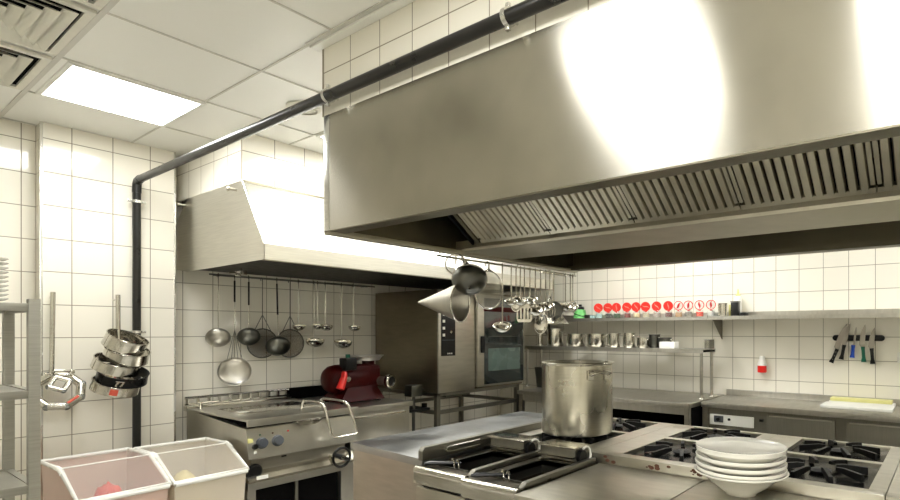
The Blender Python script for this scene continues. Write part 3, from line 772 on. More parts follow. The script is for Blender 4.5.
# ------------------------------------------------------------------ oven on its stand
t = thing('combi_oven', 'large steel combi oven with dark glass door in the corner', 'oven', (3.85, 4.2, .955))
ox0, ox1, oy0, oy1, oz0, oz1 = 3.27, 4.43, 3.75, 4.66, .955, 1.88
MB().box(ox0, ox1, oy0+.02, oy1, oz0, oz1, bev=.004).build('body', 'oven_side', t)
MB().box(ox0, 3.715, oy0, oy0+.02, oz0, oz1, bev=.004).build('control_column', 'steel', t)
cp = MB().box(3.30, 3.465, oy0-.004, oy0+.001, 1.285, 1.69, bev=.001).build('control_panel', 'black_pl', t)
for k in range(4): MB().box(3.315, 3.342, oy0-.006, oy0-.0035, 1.46+.062*k, 1.485+.062*k).build('panel_key', 'socket', cp)
MB().lathe([(0, 0), (.014, 0), (.012, .008), (0, .009)], Matrix.Translation((3.41, oy0-.004, 1.50)) @ Matrix.Rotation(PI/2, 4, 'X'), 16).build('dial', 'shiny', cp)
MB().box(3.31, 3.455, oy0-.006, oy0-.0035, 1.425, 1.43).build('panel_line', 'grey_knob', cp)
for k in range(3): MB().box(3.37+.022*k, 3.382+.022*k, oy0-.006, oy0-.0035, 1.30, 1.312).build('panel_key', 'socket', cp)
d = MB().box(3.722, 4.41, oy0-.03, oy0+.018, oz0+.02, oz1-.02, bev=.005).build('door', 'steel', t)
MB().box(3.81, 4.385, oy0-.034, oy0-.029, oz0+.04, oz1-.05, bev=.001).build('door_glass', 'glass_dark', d)
MB().box(3.86, 4.33, oy0-.036, oy0-.0335, 1.12, 1.34, bev=.0005).build('misted_glass', 'glass_low', d)
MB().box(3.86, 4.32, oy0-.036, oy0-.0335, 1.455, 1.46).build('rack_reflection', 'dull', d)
MB().box(3.76, 3.80, oy0-.055, oy0-.03, 1.30, 1.46, bev=.008).build('door_handle', 'black_pl', d)
MB().box(3.80, 4.38, oy0-.037, oy0-.0335, 1.70, 1.745, bev=.0005).build('red_strip', 'red', d)
t = thing('oven_stand', 'open steel stand with runners beneath the combi oven', 'stand', (3.85, 4.2, 0))
for x in (3.29, 4.36):
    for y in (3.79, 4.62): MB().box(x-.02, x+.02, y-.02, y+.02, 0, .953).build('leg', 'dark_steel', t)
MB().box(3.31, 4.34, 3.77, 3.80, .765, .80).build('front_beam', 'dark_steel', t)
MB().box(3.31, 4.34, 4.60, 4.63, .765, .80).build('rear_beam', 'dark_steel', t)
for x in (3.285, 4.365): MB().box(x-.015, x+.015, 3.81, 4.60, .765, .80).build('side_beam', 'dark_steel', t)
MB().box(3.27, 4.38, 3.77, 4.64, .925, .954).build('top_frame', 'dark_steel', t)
o = MB().box(3.42, 3.72, 3.82, 4.2, .905, .924).build('tray', 'dull'); tag(o, 'shallow tray slung under the combi oven', 'tray')
o = MB().lathe([(0, 0), (.03, 0), (.034, .05), (.02, .06), (0, .06)], Matrix.Translation((3.62, 3.84, .845)), 14).build('bottle_cap', 'red_bright')
bpy.data.objects.remove(o)
o = MB().box(3.10, 3.22, 3.90, 4.0, .93, 1.03, bev=.006); o.cyl((3.16, 3.95, .93), (3.16, 3.95, .6), .014, 10).box(3.14, 3.27, 3.94, 3.96, .97, .99)
tag(o.build('water_filter', 'dull'), 'small grey water filter box beside the oven stand leg', 'water filter')
o = MB().box(3.06, 3.269, 3.86, 4.6, .80, .825, bev=.003); o.box(3.24, 3.269, 3.9, 3.94, .825, .86)
tag(o.build('side_bracket_shelf', 'black_pl'), 'small black shelf bracketed to the left of the oven stand', 'shelf')

# ------------------------------------------------------------------ back wall counters
t = thing('work_counter', 'open steel work counter under the pot shelf on the back wall', 'counter', (4.69, 2.7, 0))
MB().box(4.265, 5.112, 1.81, 3.70, .862, .90, bev=.003).build('worktop', 'top2', t)
MB().box(4.29, 4.31, 1.86, 3.66, .80, .861).build('apron', 'steel_h', t)
for x in (4.30, 5.06):
    for y in (1.84, 3.665): MB().box(x-.022, x+.022, y-.022, y+.022, 0, .861).build('leg', 'steel', t)
MB().box(5.08, 5.11, 1.87, 3.65, .2, .86).build('back_shade_panel', 'black_gap', t)  # black panel painting the shade inside the open counter
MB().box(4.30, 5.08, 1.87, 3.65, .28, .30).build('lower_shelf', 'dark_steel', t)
MB().box(4.32, 5.08, 1.815, 1.83, .30, .86).build('side_panel', 'black_gap', t)  # black as well, for the same interior shade
o = MB().box(4.36, 4.66, 2.10, 2.50, .301, .64, bev=.01); tag(o.build('storage_crate', 'flour'), 'beige crate inside the open work counter', 'crate')
t = thing('storage_counter', 'long steel counter with cupboard doors below the knife rack', 'counter', (4.79, .6, 0))
MB().box(4.455, 5.112, -1.8, 1.785, .858, .90, bev=.003).build('worktop', 'top2', t)
MB().box(5.088, 5.112, -1.8, 1.785, .90, .955, bev=.002).build('upstand', 'top2', t)
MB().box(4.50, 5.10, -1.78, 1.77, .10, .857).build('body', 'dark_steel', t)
MB().box(4.478, 4.50, 1.735, 1.782, .0, .857).build('corner_post', 'steel', t)
p = MB().box(4.488, 4.50, 1.345, 1.72, .712, .80, bev=.002).build('control_panel', 'white_pl', t)
MB().box(4.480, 4.489, 1.60, 1.68, .735, .79, bev=.002).build('switch_plate', 'grey_knob', p)
MB().lathe([(0, 0), (.018, 0), (.015, .018), (0, .02)], Matrix.Translation((4.481, 1.64, .762)) @ Matrix.Rotation(-PI/2, 4, 'Y'), 18).build('switch_knob', 'black_pl', p)
MB().lathe([(0, 0), (.012, 0), (.01, .01), (0, .011)], Matrix.Translation((4.488, 1.55, .765)) @ Matrix.Rotation(-PI/2, 4, 'Y'), 18).build('thermostat', 'black_pl', p)
for y1_, w_ in ((1.24, .505), (.655, .505), (.07, .505), (-.52, .505)):
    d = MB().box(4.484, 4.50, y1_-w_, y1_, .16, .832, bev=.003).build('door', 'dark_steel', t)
    MB().box(4.474, 4.486, y1_-w_+.02, y1_-.02, .818, .828, bev=.002).build('door_pull', 'steel', d)
MB().box(4.486, 4.50, 1.27, 1.30, .77, .79).build('hinge', 'black_pl', t)
for y in (1.7, 0, -1.7):
    for x in (4.55, 5.05): MB().cyl((x, y, 0), (x, y, .10), .02, 12).build('leg', 'dull', t)
# cutting boards
o = MB().box(4.66, 4.93, .37, .875, .9005, .922, bev=.004).build('cutting_board', 'white_pl'); tag(o, 'white cutting board lying flat at the front of the storage counter', 'cutting board')
o = MB().box(4.945, 5.08, .38, .86, .9005, .925, bev=.004).build('cutting_board', 'white_pl'); tag(o, 'white cutting board pushed to the wall under the yellow board', 'cutting board')
o = MB().box(4.955, 5.075, .40, .85, .9255, .952, bev=.004).build('cutting_board', 'yellow'); tag(o, 'yellow cutting board lying on a white one by the wall', 'cutting board')

# ------------------------------------------------------------------ shelves on the back wall
def wall_shelf(y0, y1, label, ys_):
    t = thing('wall_shelf', label, 'shelf', (4.97, (y0+y1)/2, 1.6))
    MB().prism([(4.81, 1.645), (5.114, 1.645), (5.114, 1.69), (5.11, 1.69), (5.11, 1.638), (4.816, 1.638), (4.816, 1.612), (4.81, 1.612)], 'XZ', y0, y1).build('shelf_board', 'steel_h', t)
    for y in ys_:
        MB().prism([(4.83, 1.636), (5.112, 1.636), (5.112, 1.43), (5.10, 1.43)], 'XZ', y-.03, y-.026).build('bracket', 'dark_steel', t)
    return t
wall_shelf(1.868, 4.05, 'long upper steel shelf holding the red-lidded jars', (3.95,))
wall_shelf(-1.2, 1.862, 'bare upper steel shelf running right above the knife rack', (1.86, .05))
t = thing('pot_shelf', 'lower steel shelf on posts standing on the work counter', 'shelf', (4.78, 2.8, .9))
MB().prism([(4.64, 1.345), (4.95, 1.345), (4.95, 1.31), (4.944, 1.31), (4.944, 1.338), (4.646, 1.338), (4.646, 1.308), (4.64, 1.308)], 'XZ', 1.84, 3.98).build('shelf_board', 'steel_h', t)
MB().box(4.646, 4.944, 1.845, 3.97, 1.318, 1.330).build('underside_shade', 'black_gap', t)  # black plate painting the dark shade beneath the shelf
for y in (1.865, 3.9):
    for x in (4.665, 4.915):
        MB().cyl((x, y, .9), (x, y, 1.34), .0145, 14).build('post', 'steel', t)
        MB().lathe([(0, 0), (.03, 0), (.026, .008), (.0145, .012)], Matrix.Translation((x, y, .9)), 16).build('flange', 'steel', t)

# spice jars with red lids
def jar(y, label, fill, lid_mat, rot, tilt=.0):
    t = thing('spice_jar', label, 'jar', (4.93, y, 1.6455), 0, 'lidded spice jars on the upper shelf')
    z = 1.6455; x = 4.93; r = .038
    MB().lathe([(0, 0), (r-.006, 0), (r, .006), (r, .052), (r-.006, .064), (r-.008, .07), (r-.011, .07), (r-.009, .062), (r-.003, .05), (r-.003, .008), (0, .003)], Matrix.Translation((x, y, z)), 24).build('glass', 'jar_glass', t)
    MB().lathe([(0, .004), (r-.006, .004), (r-.005, .010), (r-.005, .046), (0, .048)], Matrix.Translation((x, y, z)), 20).build('contents', fill, t)
    R_ = Matrix.Translation((x-.012, y, z+.112)) @ Matrix.Rotation(.48, 4, 'Z') @ Matrix.Rotation(-PI/2-.12, 4, 'Y')
    l_ = MB().lathe([(0, 0), (.046, 0), (.048, .003), (.048, .012), (.045, .015), (0, .013)], R_, 28).build('lid', lid_mat, t)
    MB().box(x-.008, x+.008, y-.012, y+.012, z+.055, z+.078, bev=.002).build('hinge', lid_mat if lid_mat != 'lid_white' else 'red_lid', t)
    # raised swoosh on the lid face
    a = rot; q = []
    for i in range(9):
        u = -.034+.0085*i; q.append(R_ @ Vector((u*math.cos(a)-.010*math.sin(u*70)*math.sin(a), u*math.sin(a)+.010*math.sin(u*70)*math.cos(a), .0145)))
    MB().tube(q, .003, 6, radii=[v*(1.9 if lid_mat == 'lid_white' else 1) for v in (.001, .002, .004, .0055, .006, .0055, .004, .002, .001)]).build('lid_mark', 'lid_mark_red' if lid_mat == 'lid_white' else 'lid_mark_pale', l_)
    if lid_mat == 'lid_white':
        ring = [R_ @ Vector((.042*math.cos(b), .042*math.sin(b), .013)) for b in [2*PI*i/28 for i in range(28)]]
        MB().tube(ring, .0045, 6, closed=True).build('lid_ring', 'red_lid', l_)
def cc(nm, rgb, **k):
    M[nm] = plain(nm, srgb(*rgb), **k); return nm
cc('lid_white', (240, 236, 228)); cc('lid_mark_red', (214, 40, 40)); cc('lid_mark_pale', (250, 150, 130))
cols = {'pale_blue': (170, 200, 200), 'black_pepper': (26, 24, 22), 'dried_herb': (50, 80, 48), 'paprika': (120, 12, 10), 'cream_powder': (226, 212, 170), 'pale_seed': (196, 188, 160), 'grey_salt': (160, 150, 140), 'chilli': (96, 12, 10), 'tan_spice': (188, 150, 110), 'grey_seed': (130, 122, 110), 'orange_red': (216, 66, 40), 'clear_grain': (206, 204, 196)}
for k_, v_ in cols.items(): cc(k_, v_, rough=.8)
jars = [(3.122, 'red-lidded jar with pale blue contents, leftmost of the jar row', 'pale_blue', 'red_lid'),
        (3.003, 'red-lidded jar with black contents on the upper shelf', 'black_pepper', 'red_lid'),
        (2.899, 'red-lidded jar with green herbs on the upper shelf', 'dried_herb', 'red_lid'),
        (2.775, 'red-lidded jar of bright red powder right of the green herbs', 'paprika', 'red_lid'),
        (2.667, 'red-lidded jar with cream powder on the upper shelf', 'cream_powder', 'red_lid'),
        (2.559, 'red-lidded jar with pale seeds right of the cream powder', 'pale_seed', 'red_lid'),
        (2.436, 'red-lidded jar with grey contents left of the dark red one', 'grey_salt', 'red_lid'),
        (2.31, 'red-lidded jar with dark red contents, last before the white lids', 'chilli', 'red_lid'),
        (2.202, 'jar with white and red lid and tan contents, first of the white lids', 'tan_spice', 'lid_white'),
        (2.10, 'jar with white and red lid and grey contents, second of the white lids', 'grey_seed', 'lid_white'),
        (1.988, 'jar with white and red lid over orange-red contents', 'orange_red', 'lid_white'),
        (1.874, 'jar with white and red lid and clear contents, rightmost of the row', 'clear_grain', 'lid_white')]
for i, (y, lab, f, l) in enumerate(jars): jar(y, lab, f, l, [.5, .9, -.3, .7, .2, 1.0, .4, -.2, 2.2, 2.5, 2.9, 2.7][i])
# other things on the upper shelf
ZS = 1.6455
t = thing('green_tin', 'light green tin with a black lid, left of the jar row', 'tin', (4.93, 3.368, ZS))
MB().lathe([(0, 0), (.068, 0), (.072, .006), (.068, .04), (.072, .044), (.066, .05), (.062, .09), (.05, .10), (0, .10)], Matrix.Translation((4.93, 3.368, ZS)), 28).build('tin_body', 'lime', t)
MB().lathe([(0, .10), (.045, .10), (.05, .11), (.042, .13), (.022, .135), (.02, .155), (0, .157)], Matrix.Translation((4.93, 3.368, ZS)), 20).build('tin_lid', 'black_pl', t)
MB().tube([(4.93+.071*math.cos(a), 3.368+.071*math.sin(a), ZS+.045+.025*math.sin(a)) for a in [2*PI*k/24 for k in range(24)]], .004, 6, closed=True).build('dark_band', 'black_pl', t)
o = MB().box(4.88, 4.97, 3.215, 3.275, ZS, ZS+.04, bev=.004).build('spice_box', 'dull'); tag(o, 'small dark box right of the green tin', 'box')
o = MB().box(4.88, 4.97, 3.165, 3.205, ZS, ZS+.03, bev=.004).build('spice_box', 'pale_blue'); tag(o, 'small pale box left of the first red-lidded jar', 'box')
m = MB(); n = 24
m.lathe([(0, 0), (.034, 0), (.042, .115), (.045, .117), (.045, .12), (.039, .12), (.032, .004), (0, .004)], Matrix.Translation((4.92, 1.760, ZS)), 28)
for k in range(14):
    a = 2*PI*k/14; m.tube([(4.92+.0355*math.cos(a), 1.76+.0355*math.sin(a), ZS+.01), (4.92+.0425*math.cos(a), 1.76+.0425*math.sin(a), ZS+.108)], .003, 5)
tag(m.build('ribbed_cup', 'shiny'), 'ribbed metal cup at the right end of the jar row', 'cup')
o = MB().lathe([(0, 0), (.03, 0), (.033, .004), (.033, .08), (.030, .085), (.028, .08), (.028, .006), (0, .004)], Matrix.Translation((4.90, 1.825, ZS)), 24).build('glass_tumbler', 'jar_glass')
tag(o, 'clear glass tumbler left of the ribbed metal cup', 'glass')
t = thing('black_canister', 'square black canister beside the ribbed metal cup', 'canister', (4.93, 1.645, ZS))
MB().box(4.90, 4.965, 1.612, 1.678, ZS, ZS+.125, bev=.004).build('canister_body', 'black_pl', t)
MB().box(4.897, 4.968, 1.609, 1.681, ZS+.125, ZS+.137, bev=.003).build('canister_lid', 'dull', t)
t = thing('squeeze_bottle', 'white squeeze bottle with yellow tip behind the black canister', 'bottle', (5.04, 1.655, ZS))
MB().lathe([(0, 0), (.03, 0), (.033, .004), (.033, .17), (.024, .185), (.02, .19), (0, .19)], Matrix.Translation((5.04, 1.655, ZS)), 24).build('bottle_body', 'white_pl', t)
MB().lathe([(0, .19), (.022, .19), (.022, .205), (.012, .21), (.005, .255), (0, .256)], Matrix.Translation((5.04, 1.655, ZS)), 18).build('nozzle', 'yellow', t)
o = MB().box(4.92, 4.98, 1.545, 1.60, ZS, ZS+.032, bev=.004).build('spice_box', 'black_pl'); tag(o, 'low black box right of the black canister', 'box')
o = MB().box(4.99, 5.03, 1.69, 1.73, ZS, ZS+.11, bev=.004).build('spice_box', 'yellow'); tag(o, 'narrow yellow box behind the ribbed metal cup', 'box')

# pots on the lower shelf
ZP = 1.3455
def pot(y, r, h, label, mat='shiny', x=4.78, cat='pot', spout=False):
    t = thing('small_pot', label, cat, (x, y, ZP), 0, 'steel pots on the lower shelf')
    m = MB().lathe([(0, 0), (r*.86, 0), (r*.95, .008), (r, .02), (r, h-.004), (r+.006, h-.002), (r+.006, h+.001), (r-.003, h), (r-.003, .02), (0, .006)], Matrix.Translation((x, y, ZP)), 30)
    m.build('pot_body', mat, t)
    MB().box(x-r-.001, x-r+.003, y-.02, y+.02, h+ZP-.022, h+ZP-.012) if False else None
    if spout:
        MB().tube([(x-r*.6, y+r*.8, ZP+h*.9), (x-r*.75, y+r*1.25, ZP+h*.8), (x-r*.7, y+r*1.2, ZP+h*.35), (x-r*.6, y+r*.85, ZP+h*.2)], .005, 8).build('handle', 'shiny', t)
    else:
        MB().tube([(x+r*.3, y-r*.92, ZP+h*.8), (x+r*.3, y-r*1.15, ZP+h*.78), (x-r*.3, y-r*1.15, ZP+h*.78), (x-r*.3, y-r*.92, ZP+h*.8)], .004, 8).build('handle', 'shiny', t)
    return t
pot(3.59, .094, .19, 'tallest steel pot on the lower shelf, beneath the hanging ladles')
pot(3.315, .098, .135, 'wide steel pot second from the left on the lower shelf')
pot(3.06, .102, .135, 'widest steel pot, in the middle of the lower shelf')
pot(2.845, .066, .14, 'steel jug with side handle between the pots on the lower shelf', spout=True, cat='jug')
pot(2.67, .060, .145, 'narrow steel pot right of the jug on the lower shelf')
pot(2.515, .060, .10, 'low small steel pot, rightmost in the front row')
pot(2.44, .055, .13, 'dull pot standing behind the low small pot', mat='dull', x=4.88)
pot(2.32, .065, .10, 'dull grey pot behind, between the low pot and the white box', mat='dull', x=4.87)
o = MB().lathe([(0, 0), (.024, 0), (.026, .006), (.026, .18), (.02, .19), (0, .19)], Matrix.Translation((4.72, 3.76, ZP)), 20).build('steel_tube', 'shiny'); tag(o, 'slim upright steel cylinder at the left end of the lower shelf', 'cylinder')
o = MB().box(4.70, 4.80, 2.145, 2.30, ZP, ZP+.062, bev=.003).build('white_box', 'white_pl'); tag(o, 'small white box lying on the lower shelf, right of the pots', 'box')
t = thing('ribbed_holder', 'ribbed grey holder at the right end of the lower shelf', 'holder', (4.85, 1.86, ZP))
MB().box(4.82, 4.93, 1.842, 1.90, ZP, ZP+.085, bev=.006).build('holder_body', 'dull', t)
for k in range(4): MB().box(4.814, 4.821, 1.85+.0125*k, 1.855+.0125*k, ZP+.006, ZP+.08).build('rib', 'shiny', t)

# dark bin on counter right of oven
o = MB().loft([[(4.62, 3.60, .9005), (4.84, 3.60, .9005), (4.84, 3.72, .9005), (4.62, 3.72, .9005)], [(4.60, 3.56, 1.12), (4.86, 3.56, 1.12), (4.86, 3.74, 1.12), (4.60, 3.74, 1.12)]]).build('grey_tub', 'dull')
tag(o, 'grey tub on the work counter, behind the stockpot rim', 'tub')

# ------------------------------------------------------------------ knife rack
t = thing('knife_rack', 'black magnetic knife strip on the tiled back wall', 'knife rack', (5.09, .66, 1.44))
pts = [(.467, 1.463)]
def pill(y0, y1, z0, z1):
    r = (z1-z0)/2; cz = (z0+z1)/2
    return arc(y1-r, cz, r, -PI/2, PI/2, 8) + arc(y0+r, cz, r, PI/2, 3*PI/2, 8)
MB().prism(pill(.462, .856, 1.425, 1.475), 'YZ', 5.098, 5.115, bev=.003).build('strip', 'black_pl', t)
def knife(hb, ht, tip, label, hm, bw, group='knives on the magnetic strip', hx=5.088, rivets=False):
    hb, ht, tip = [Vector((hx, p[0], p[1])) for p in (hb, ht, tip)]
    t = thing('kitchen_knife', label, 'knife', tuple(hb), 0, group)
    d = (ht-hb).normalized(); n = Vector((0, -d.z, d.y))
    w = .0155
    def ring(p, wl, wr, th):
        return [p+n*wl+Vector((th, 0, 0)), p+n*wl*1.0-Vector((th, 0, 0)), p-n*wr-Vector((th, 0, 0)), p-n*wr+Vector((th, 0, 0))]
    L_ = (ht-hb).length
    m = MB().loft([ring(hb, w*1.1, w*1.3, .007), ring(hb+d*L_*.12, w, w*1.2, .009), ring(hb+d*L_*.3, w*.8, w*.8, .009), ring(hb+d*L_*.75, w*.8, w*.8, .009), ring(ht, w, w, .008)])
    h = m.build('handle', hm, t)
    if rivets:
        for k in (.25, .5, .78): MB().lathe([(0, 0), (.004, 0), (.003, .002), (0, .0025)], Matrix.Translation(hb+d*L_*k-Vector((.009, 0, 0))) @ Matrix.Rotation(-PI/2, 4, 'Y'), 10).build('rivet', 'shiny', h)
    db = (tip-ht).normalized(); n = Vector((0, -db.z, db.y)); L2 = (tip-ht).length
    def rb(p, wl, wr): return [p+n*wl+Vector((.0012, 0, 0)), p+n*wl-Vector((.0012, 0, 0)), p-n*wr-Vector((.0003, 0, 0)), p-n*wr+Vector((.0003, 0, 0))]
    m = MB().loft([rb(ht-db*.01, .012, .012), rb(ht+db*.012, .014, bw), rb(ht+db*L2*.5, .014, bw*.9), rb(ht+db*L2*.8, .013, bw*.5), rb(tip, .008, -.005)])
    m.build('blade', 'blade', t)
M['blade'] = steel('blade_steel', srgb(178, 172, 162), .4, bump=0, stretch=(1, 1, 1))
knife((.862, 1.237), (.815, 1.355), (.745, 1.572), 'riveted black-handled knife, leftmost on the strip, leaning right', 'black_pl', .030, rivets=True)
knife((.784, 1.267), (.761, 1.39), (.722, 1.572), 'plain black-handled knife beside the riveted one', 'black_pl', .030)
knife((.700, 1.284), (.692, 1.39), (.677, 1.542), 'blue-handled slim knife in the middle of the strip', 'blue', .003)
knife((.612, 1.251), (.620, 1.378), (.610, 1.562), 'green-handled knife on the magnetic strip', 'green', .028)
knife((.546, 1.237), (.556, 1.365), (.536, 1.541), 'black-handled knife, rightmost on the strip', 'black_pl', .028)

# soap bottle on the wall and switch
t = thing('soap_dispenser', 'small white and red soap dispenser on the tiled back wall', 'dispenser', (5.07, 1.443, 1.13))
MB().lathe([(0, .0), (.036, 0), (.04, .004), (.04, .062), (0, .062)], Matrix.Translation((5.07, 1.443, 1.13)), 24).build('red_base', 'red_bright', t)
MB().lathe([(0, .062), (.042, .062), (.042, .075), (.024, .125), (.022, .148), (0, .15)], Matrix.Translation((5.07, 1.443, 1.13)), 24).build('white_top', 'white_pl', t)
MB().box(5.08, 5.115, 1.42, 1.466, 1.15, 1.24).build('wall_bracket', 'white_pl', t)
t = thing('wall_switch', 'white wall switch at the right edge of the photo', 'switch', (5.1, .33, 1.29))
MB().box(5.09, 5.115, .285, .372, 1.25, 1.335, bev=.004).build('switch_plate', 'socket', t)
MB().box(5.086, 5.091, .30, .357, 1.265, 1.32, bev=.002).build('rocker', 'white_pl', t)

# ------------------------------------------------------------------ hanging utensils
def dome(r, d, th=.0018, n=9):
    """bowl opening towards +Z, bottom at z=-d, rim at z=0"""
    out = [(r*math.sin(PI/2*i/n), -d*math.cos(PI/2*i/n)) for i in range(n+1)]
    inn = [(max(0, (r-th)*math.sin(PI/2*i/n)), -(d-th)*math.cos(PI/2*i/n)) for i in range(n, -1, -1)]
    return out+[(r+.002, .001)]+inn
def utensil(name, label, cat, loc, L, kind, r, rz=0, grip=0, mat='shiny', hmat='shiny', hr=.0035, tilt=.3, group=None, depth=None, swing=0.0, gmat='black_pl'):
    t = thing(name, label, cat, loc, rz, group)
    hw = hr
    # handle: hook over the rail then a flat bar downwards
    hk = [(0, .016*math.sin(a)-.0, .016*math.cos(a)-.006) for a in (-1.9, -1.2, -.6, 0, .6, 1.2)]
    sx = swing*L
    p = [(0, -q[1], q[2]) for q in hk[::-1]]
    hk = [(0, .013, -.012), (0, .0155, .0), (0, .010, .010), (0, 0, .0125), (0, -.010, .009), (0, -.013, -.004)]
    m = MB().tube(hk+[(0, -.013, -.03), (sx*.5, -.012, -L*.5), (sx, -.012, -L)], hw, 8)
    m.build('handle', hmat, t, world=False)
    if grip:
        MB().tube([(0, -.013, -.035), (sx*grip/L, -.0125, -grip)], hw*1.9, 10).build('grip', gmat, t, world=False)
    if kind == 'ladle':
        d = depth or r*.8
        mt = Matrix.Translation((sx, -.012-r*math.cos(tilt)*.98, -L+.0+r*math.sin(tilt)*.0)) @ Matrix.Rotation(tilt, 4, 'X')
        MB().lathe(dome(r, d), mt, 28).build('bowl', mat, t, world=False)
    elif kind == 'disc':
        d = depth or r*.28
        mt = Matrix.Translation((sx, -.012-.004, -L-r*.93)) @ Matrix.Rotation(PI/2+tilt, 4, 'X')
        MB().lathe(dome(r, d, n=6), mt, 32, sy=.97).build('bowl', mat, t, world=False)
    elif kind == 'dome_out':        # convex side towards the viewer
        d = depth or r*.5
        mt = Matrix.Translation((sx, -.016, -L-r*.9)) @ Matrix.Rotation(-PI/2+tilt, 4, 'X')
        MB().lathe(dome(r, d, n=7), mt, 32).build('bowl', mat, t, world=False)
    elif kind == 'sieve':
        c = Vector((sx, -.012, -L-r))
        rim = MB().tube([c+Vector((r*math.cos(a), 0, r*math.sin(a))) for a in [2*PI*k/36 for k in range(36)]], .0045, 8, closed=True).build('rim', hmat, t, world=False)
        mt = Matrix.Translation(c) @ Matrix.Rotation(PI/2, 4, 'X')
        MB().lathe(dome(r*.98, depth or r*.4, th=.0008, n=6), mt, 32).build('mesh_basket', mat, t, world=False)
        for sgn in (-1, 1):
            MB().tube([(sx*.6, -.012, -L*.72), c+Vector((sgn*r*.55, -.003, r*.85))], .0028, 6).build('strut', hmat, t, world=False)
    elif kind == 'spoon':
        mt = Matrix.Translation((sx, -.014, -L-r*1.25)) @ Matrix.Rotation(PI/2+tilt, 4, 'X')
        MB().lathe(dome(r, r*.35, n=6), mt, 28, sx=.85, sy=1.3).build('bowl', mat, t, world=False)
    elif kind == 'turner':
        m = MB(); w2 = r
        n = 5
        m.prism([(sx-w2*.35, -L+.005), (sx+w2*.35, -L+.005), (sx+w2, -L-.03), (sx-w2, -L-.03)], 'XZ', -.014, -.0125)
        for k in range(n):
            xx = sx-w2+2*w2*k/(n-1); m.box(xx-w2*.12, xx+w2*.12, -.014, -.0125, -L-.10, -L-.028)
        m.prism([(sx-w2*1.12, -L-.098), (sx+w2*1.12, -L-.098), (sx+w2*.9, -L-.118), (sx-w2*.9, -L-.118)], 'XZ', -.014, -.0125)
        m.build('slotted_blade', mat, t, world=False)
    elif kind == 'whisk':
        for k in range(6):
            a = PI*k/6; c_, s_ = math.cos(a), math.sin(a)
            pts = [(sx+c_*x, -.012+s_*x, -L-z) for x, z in ((0.004, 0), (r*.5, .04), (r*.95, .09), (r*.8, .13), (0, .15), (-r*.8, .13), (-r*.95, .09), (-r*.5, .04), (-.004, 0))]
            MB().tube(pts, .0013, 5).build('whisk_wire', hmat, t, world=False)
    elif kind == 'funnel':
        mt = Matrix.Translation((sx, -.03, -L-.05)) @ Matrix.Rotation(tilt, 4, 'X')
        MB().lathe([(.012, .06), (.02, .055), (r, -.05), (r+.003, -.052), (r-.002, -.048), (.018, .052), (.010, .056)], mt, 4).build('cone', mat, t, world=False, smooth=False)
    return t
GB = 'ladles and skimmers hanging under the wall hood'
zB = 1.9445; yB = 4.60
B = [ # name, label, cat, x, bowl z, kind, r, grip, mat, tilt
 ('skimmer', 'bright round skimmer, leftmost under the wall hood', 'skimmer', 1.86, 1.47, 'dome_out', .08, 0, 'steel_h', .5, .0),
 ('spider_strainer', 'lowest hanging round skimmer with spread wires, under the wall hood', 'strainer', 1.975, 1.21, 'disc', .112, .20, 'steel_h', .0, 0),
 ('skimmer', 'dark round skimmer with black grip, second from left under the wall hood', 'skimmer', 2.078, 1.475, 'dome_out', .078, .22, 'dull', .5, 0),
 ('sieve', 'left dark wire sieve partly behind a skimmer, under the wall hood', 'sieve', 2.205, 1.42, 'sieve', .118, 0, 'wire', 0, 0),
 ('skimmer', 'dark round skimmer hanging in front of the two wire sieves', 'skimmer', 2.295, 1.395, 'dome_out', .09, .29, 'dull', .5, .02),
 ('sieve', 'right dark wire sieve with a bright rim, under the wall hood', 'sieve', 2.43, 1.415, 'sieve', .118, 0, 'wire', 0, 0),
 ('ladle', 'small steel ladle just right of the wire sieves', 'ladle', 2.475, 1.565, 'ladle', .05, 0, 'shiny', .25, 0),
 ('ladle', 'large steel ladle hanging low between small ladles, under the wall hood', 'ladle', 2.612, 1.44, 'ladle', .074, 0, 'shiny', .3, 0),
 ('ladle', 'small ladle directly above the large low ladle', 'ladle', 2.645, 1.572, 'ladle', .05, 0, 'shiny', .25, 0),
 ('ladle', 'small steel ladle, middle of the right group under the wall hood', 'ladle', 2.715, 1.567, 'ladle', .056, 0, 'shiny', .25, 0),
 ('ladle', 'large steel ladle above the red grinder', 'ladle', 2.872, 1.425, 'ladle', .076, 0, 'shiny', .3, 0),
 ('ladle', 'small steel ladle, rightmost under the wall hood', 'ladle', 2.99, 1.562, 'ladle', .054, 0, 'shiny', .25, 0)]
for (nm, lab, cat, x, bz, kind, r, grip, mat, tilt, sw) in B:
    L = zB-bz-(r*.9 if kind in ('dome_out', 'disc') else r if kind == 'sieve' else 0)
    y = yB if kind != 'sieve' else 4.66
    hm = 'dull' if kind == 'sieve' else 'shiny'
    tt = utensil(nm, lab, cat, (x, y, zB-.012), L, kind, r, -.38 if kind != 'sieve' else 0, grip, mat, hm, tilt=tilt, group=GB, swing=sw)
    if nm == 'spider_strainer':
        for a in (-.45, -.2, .2, .45):
            MB().tube([(0, -.014, -L*.66), (a*.11, -.016, -L-.01)], .002, 6).build('spread_wire', 'dull', tt, world=False)

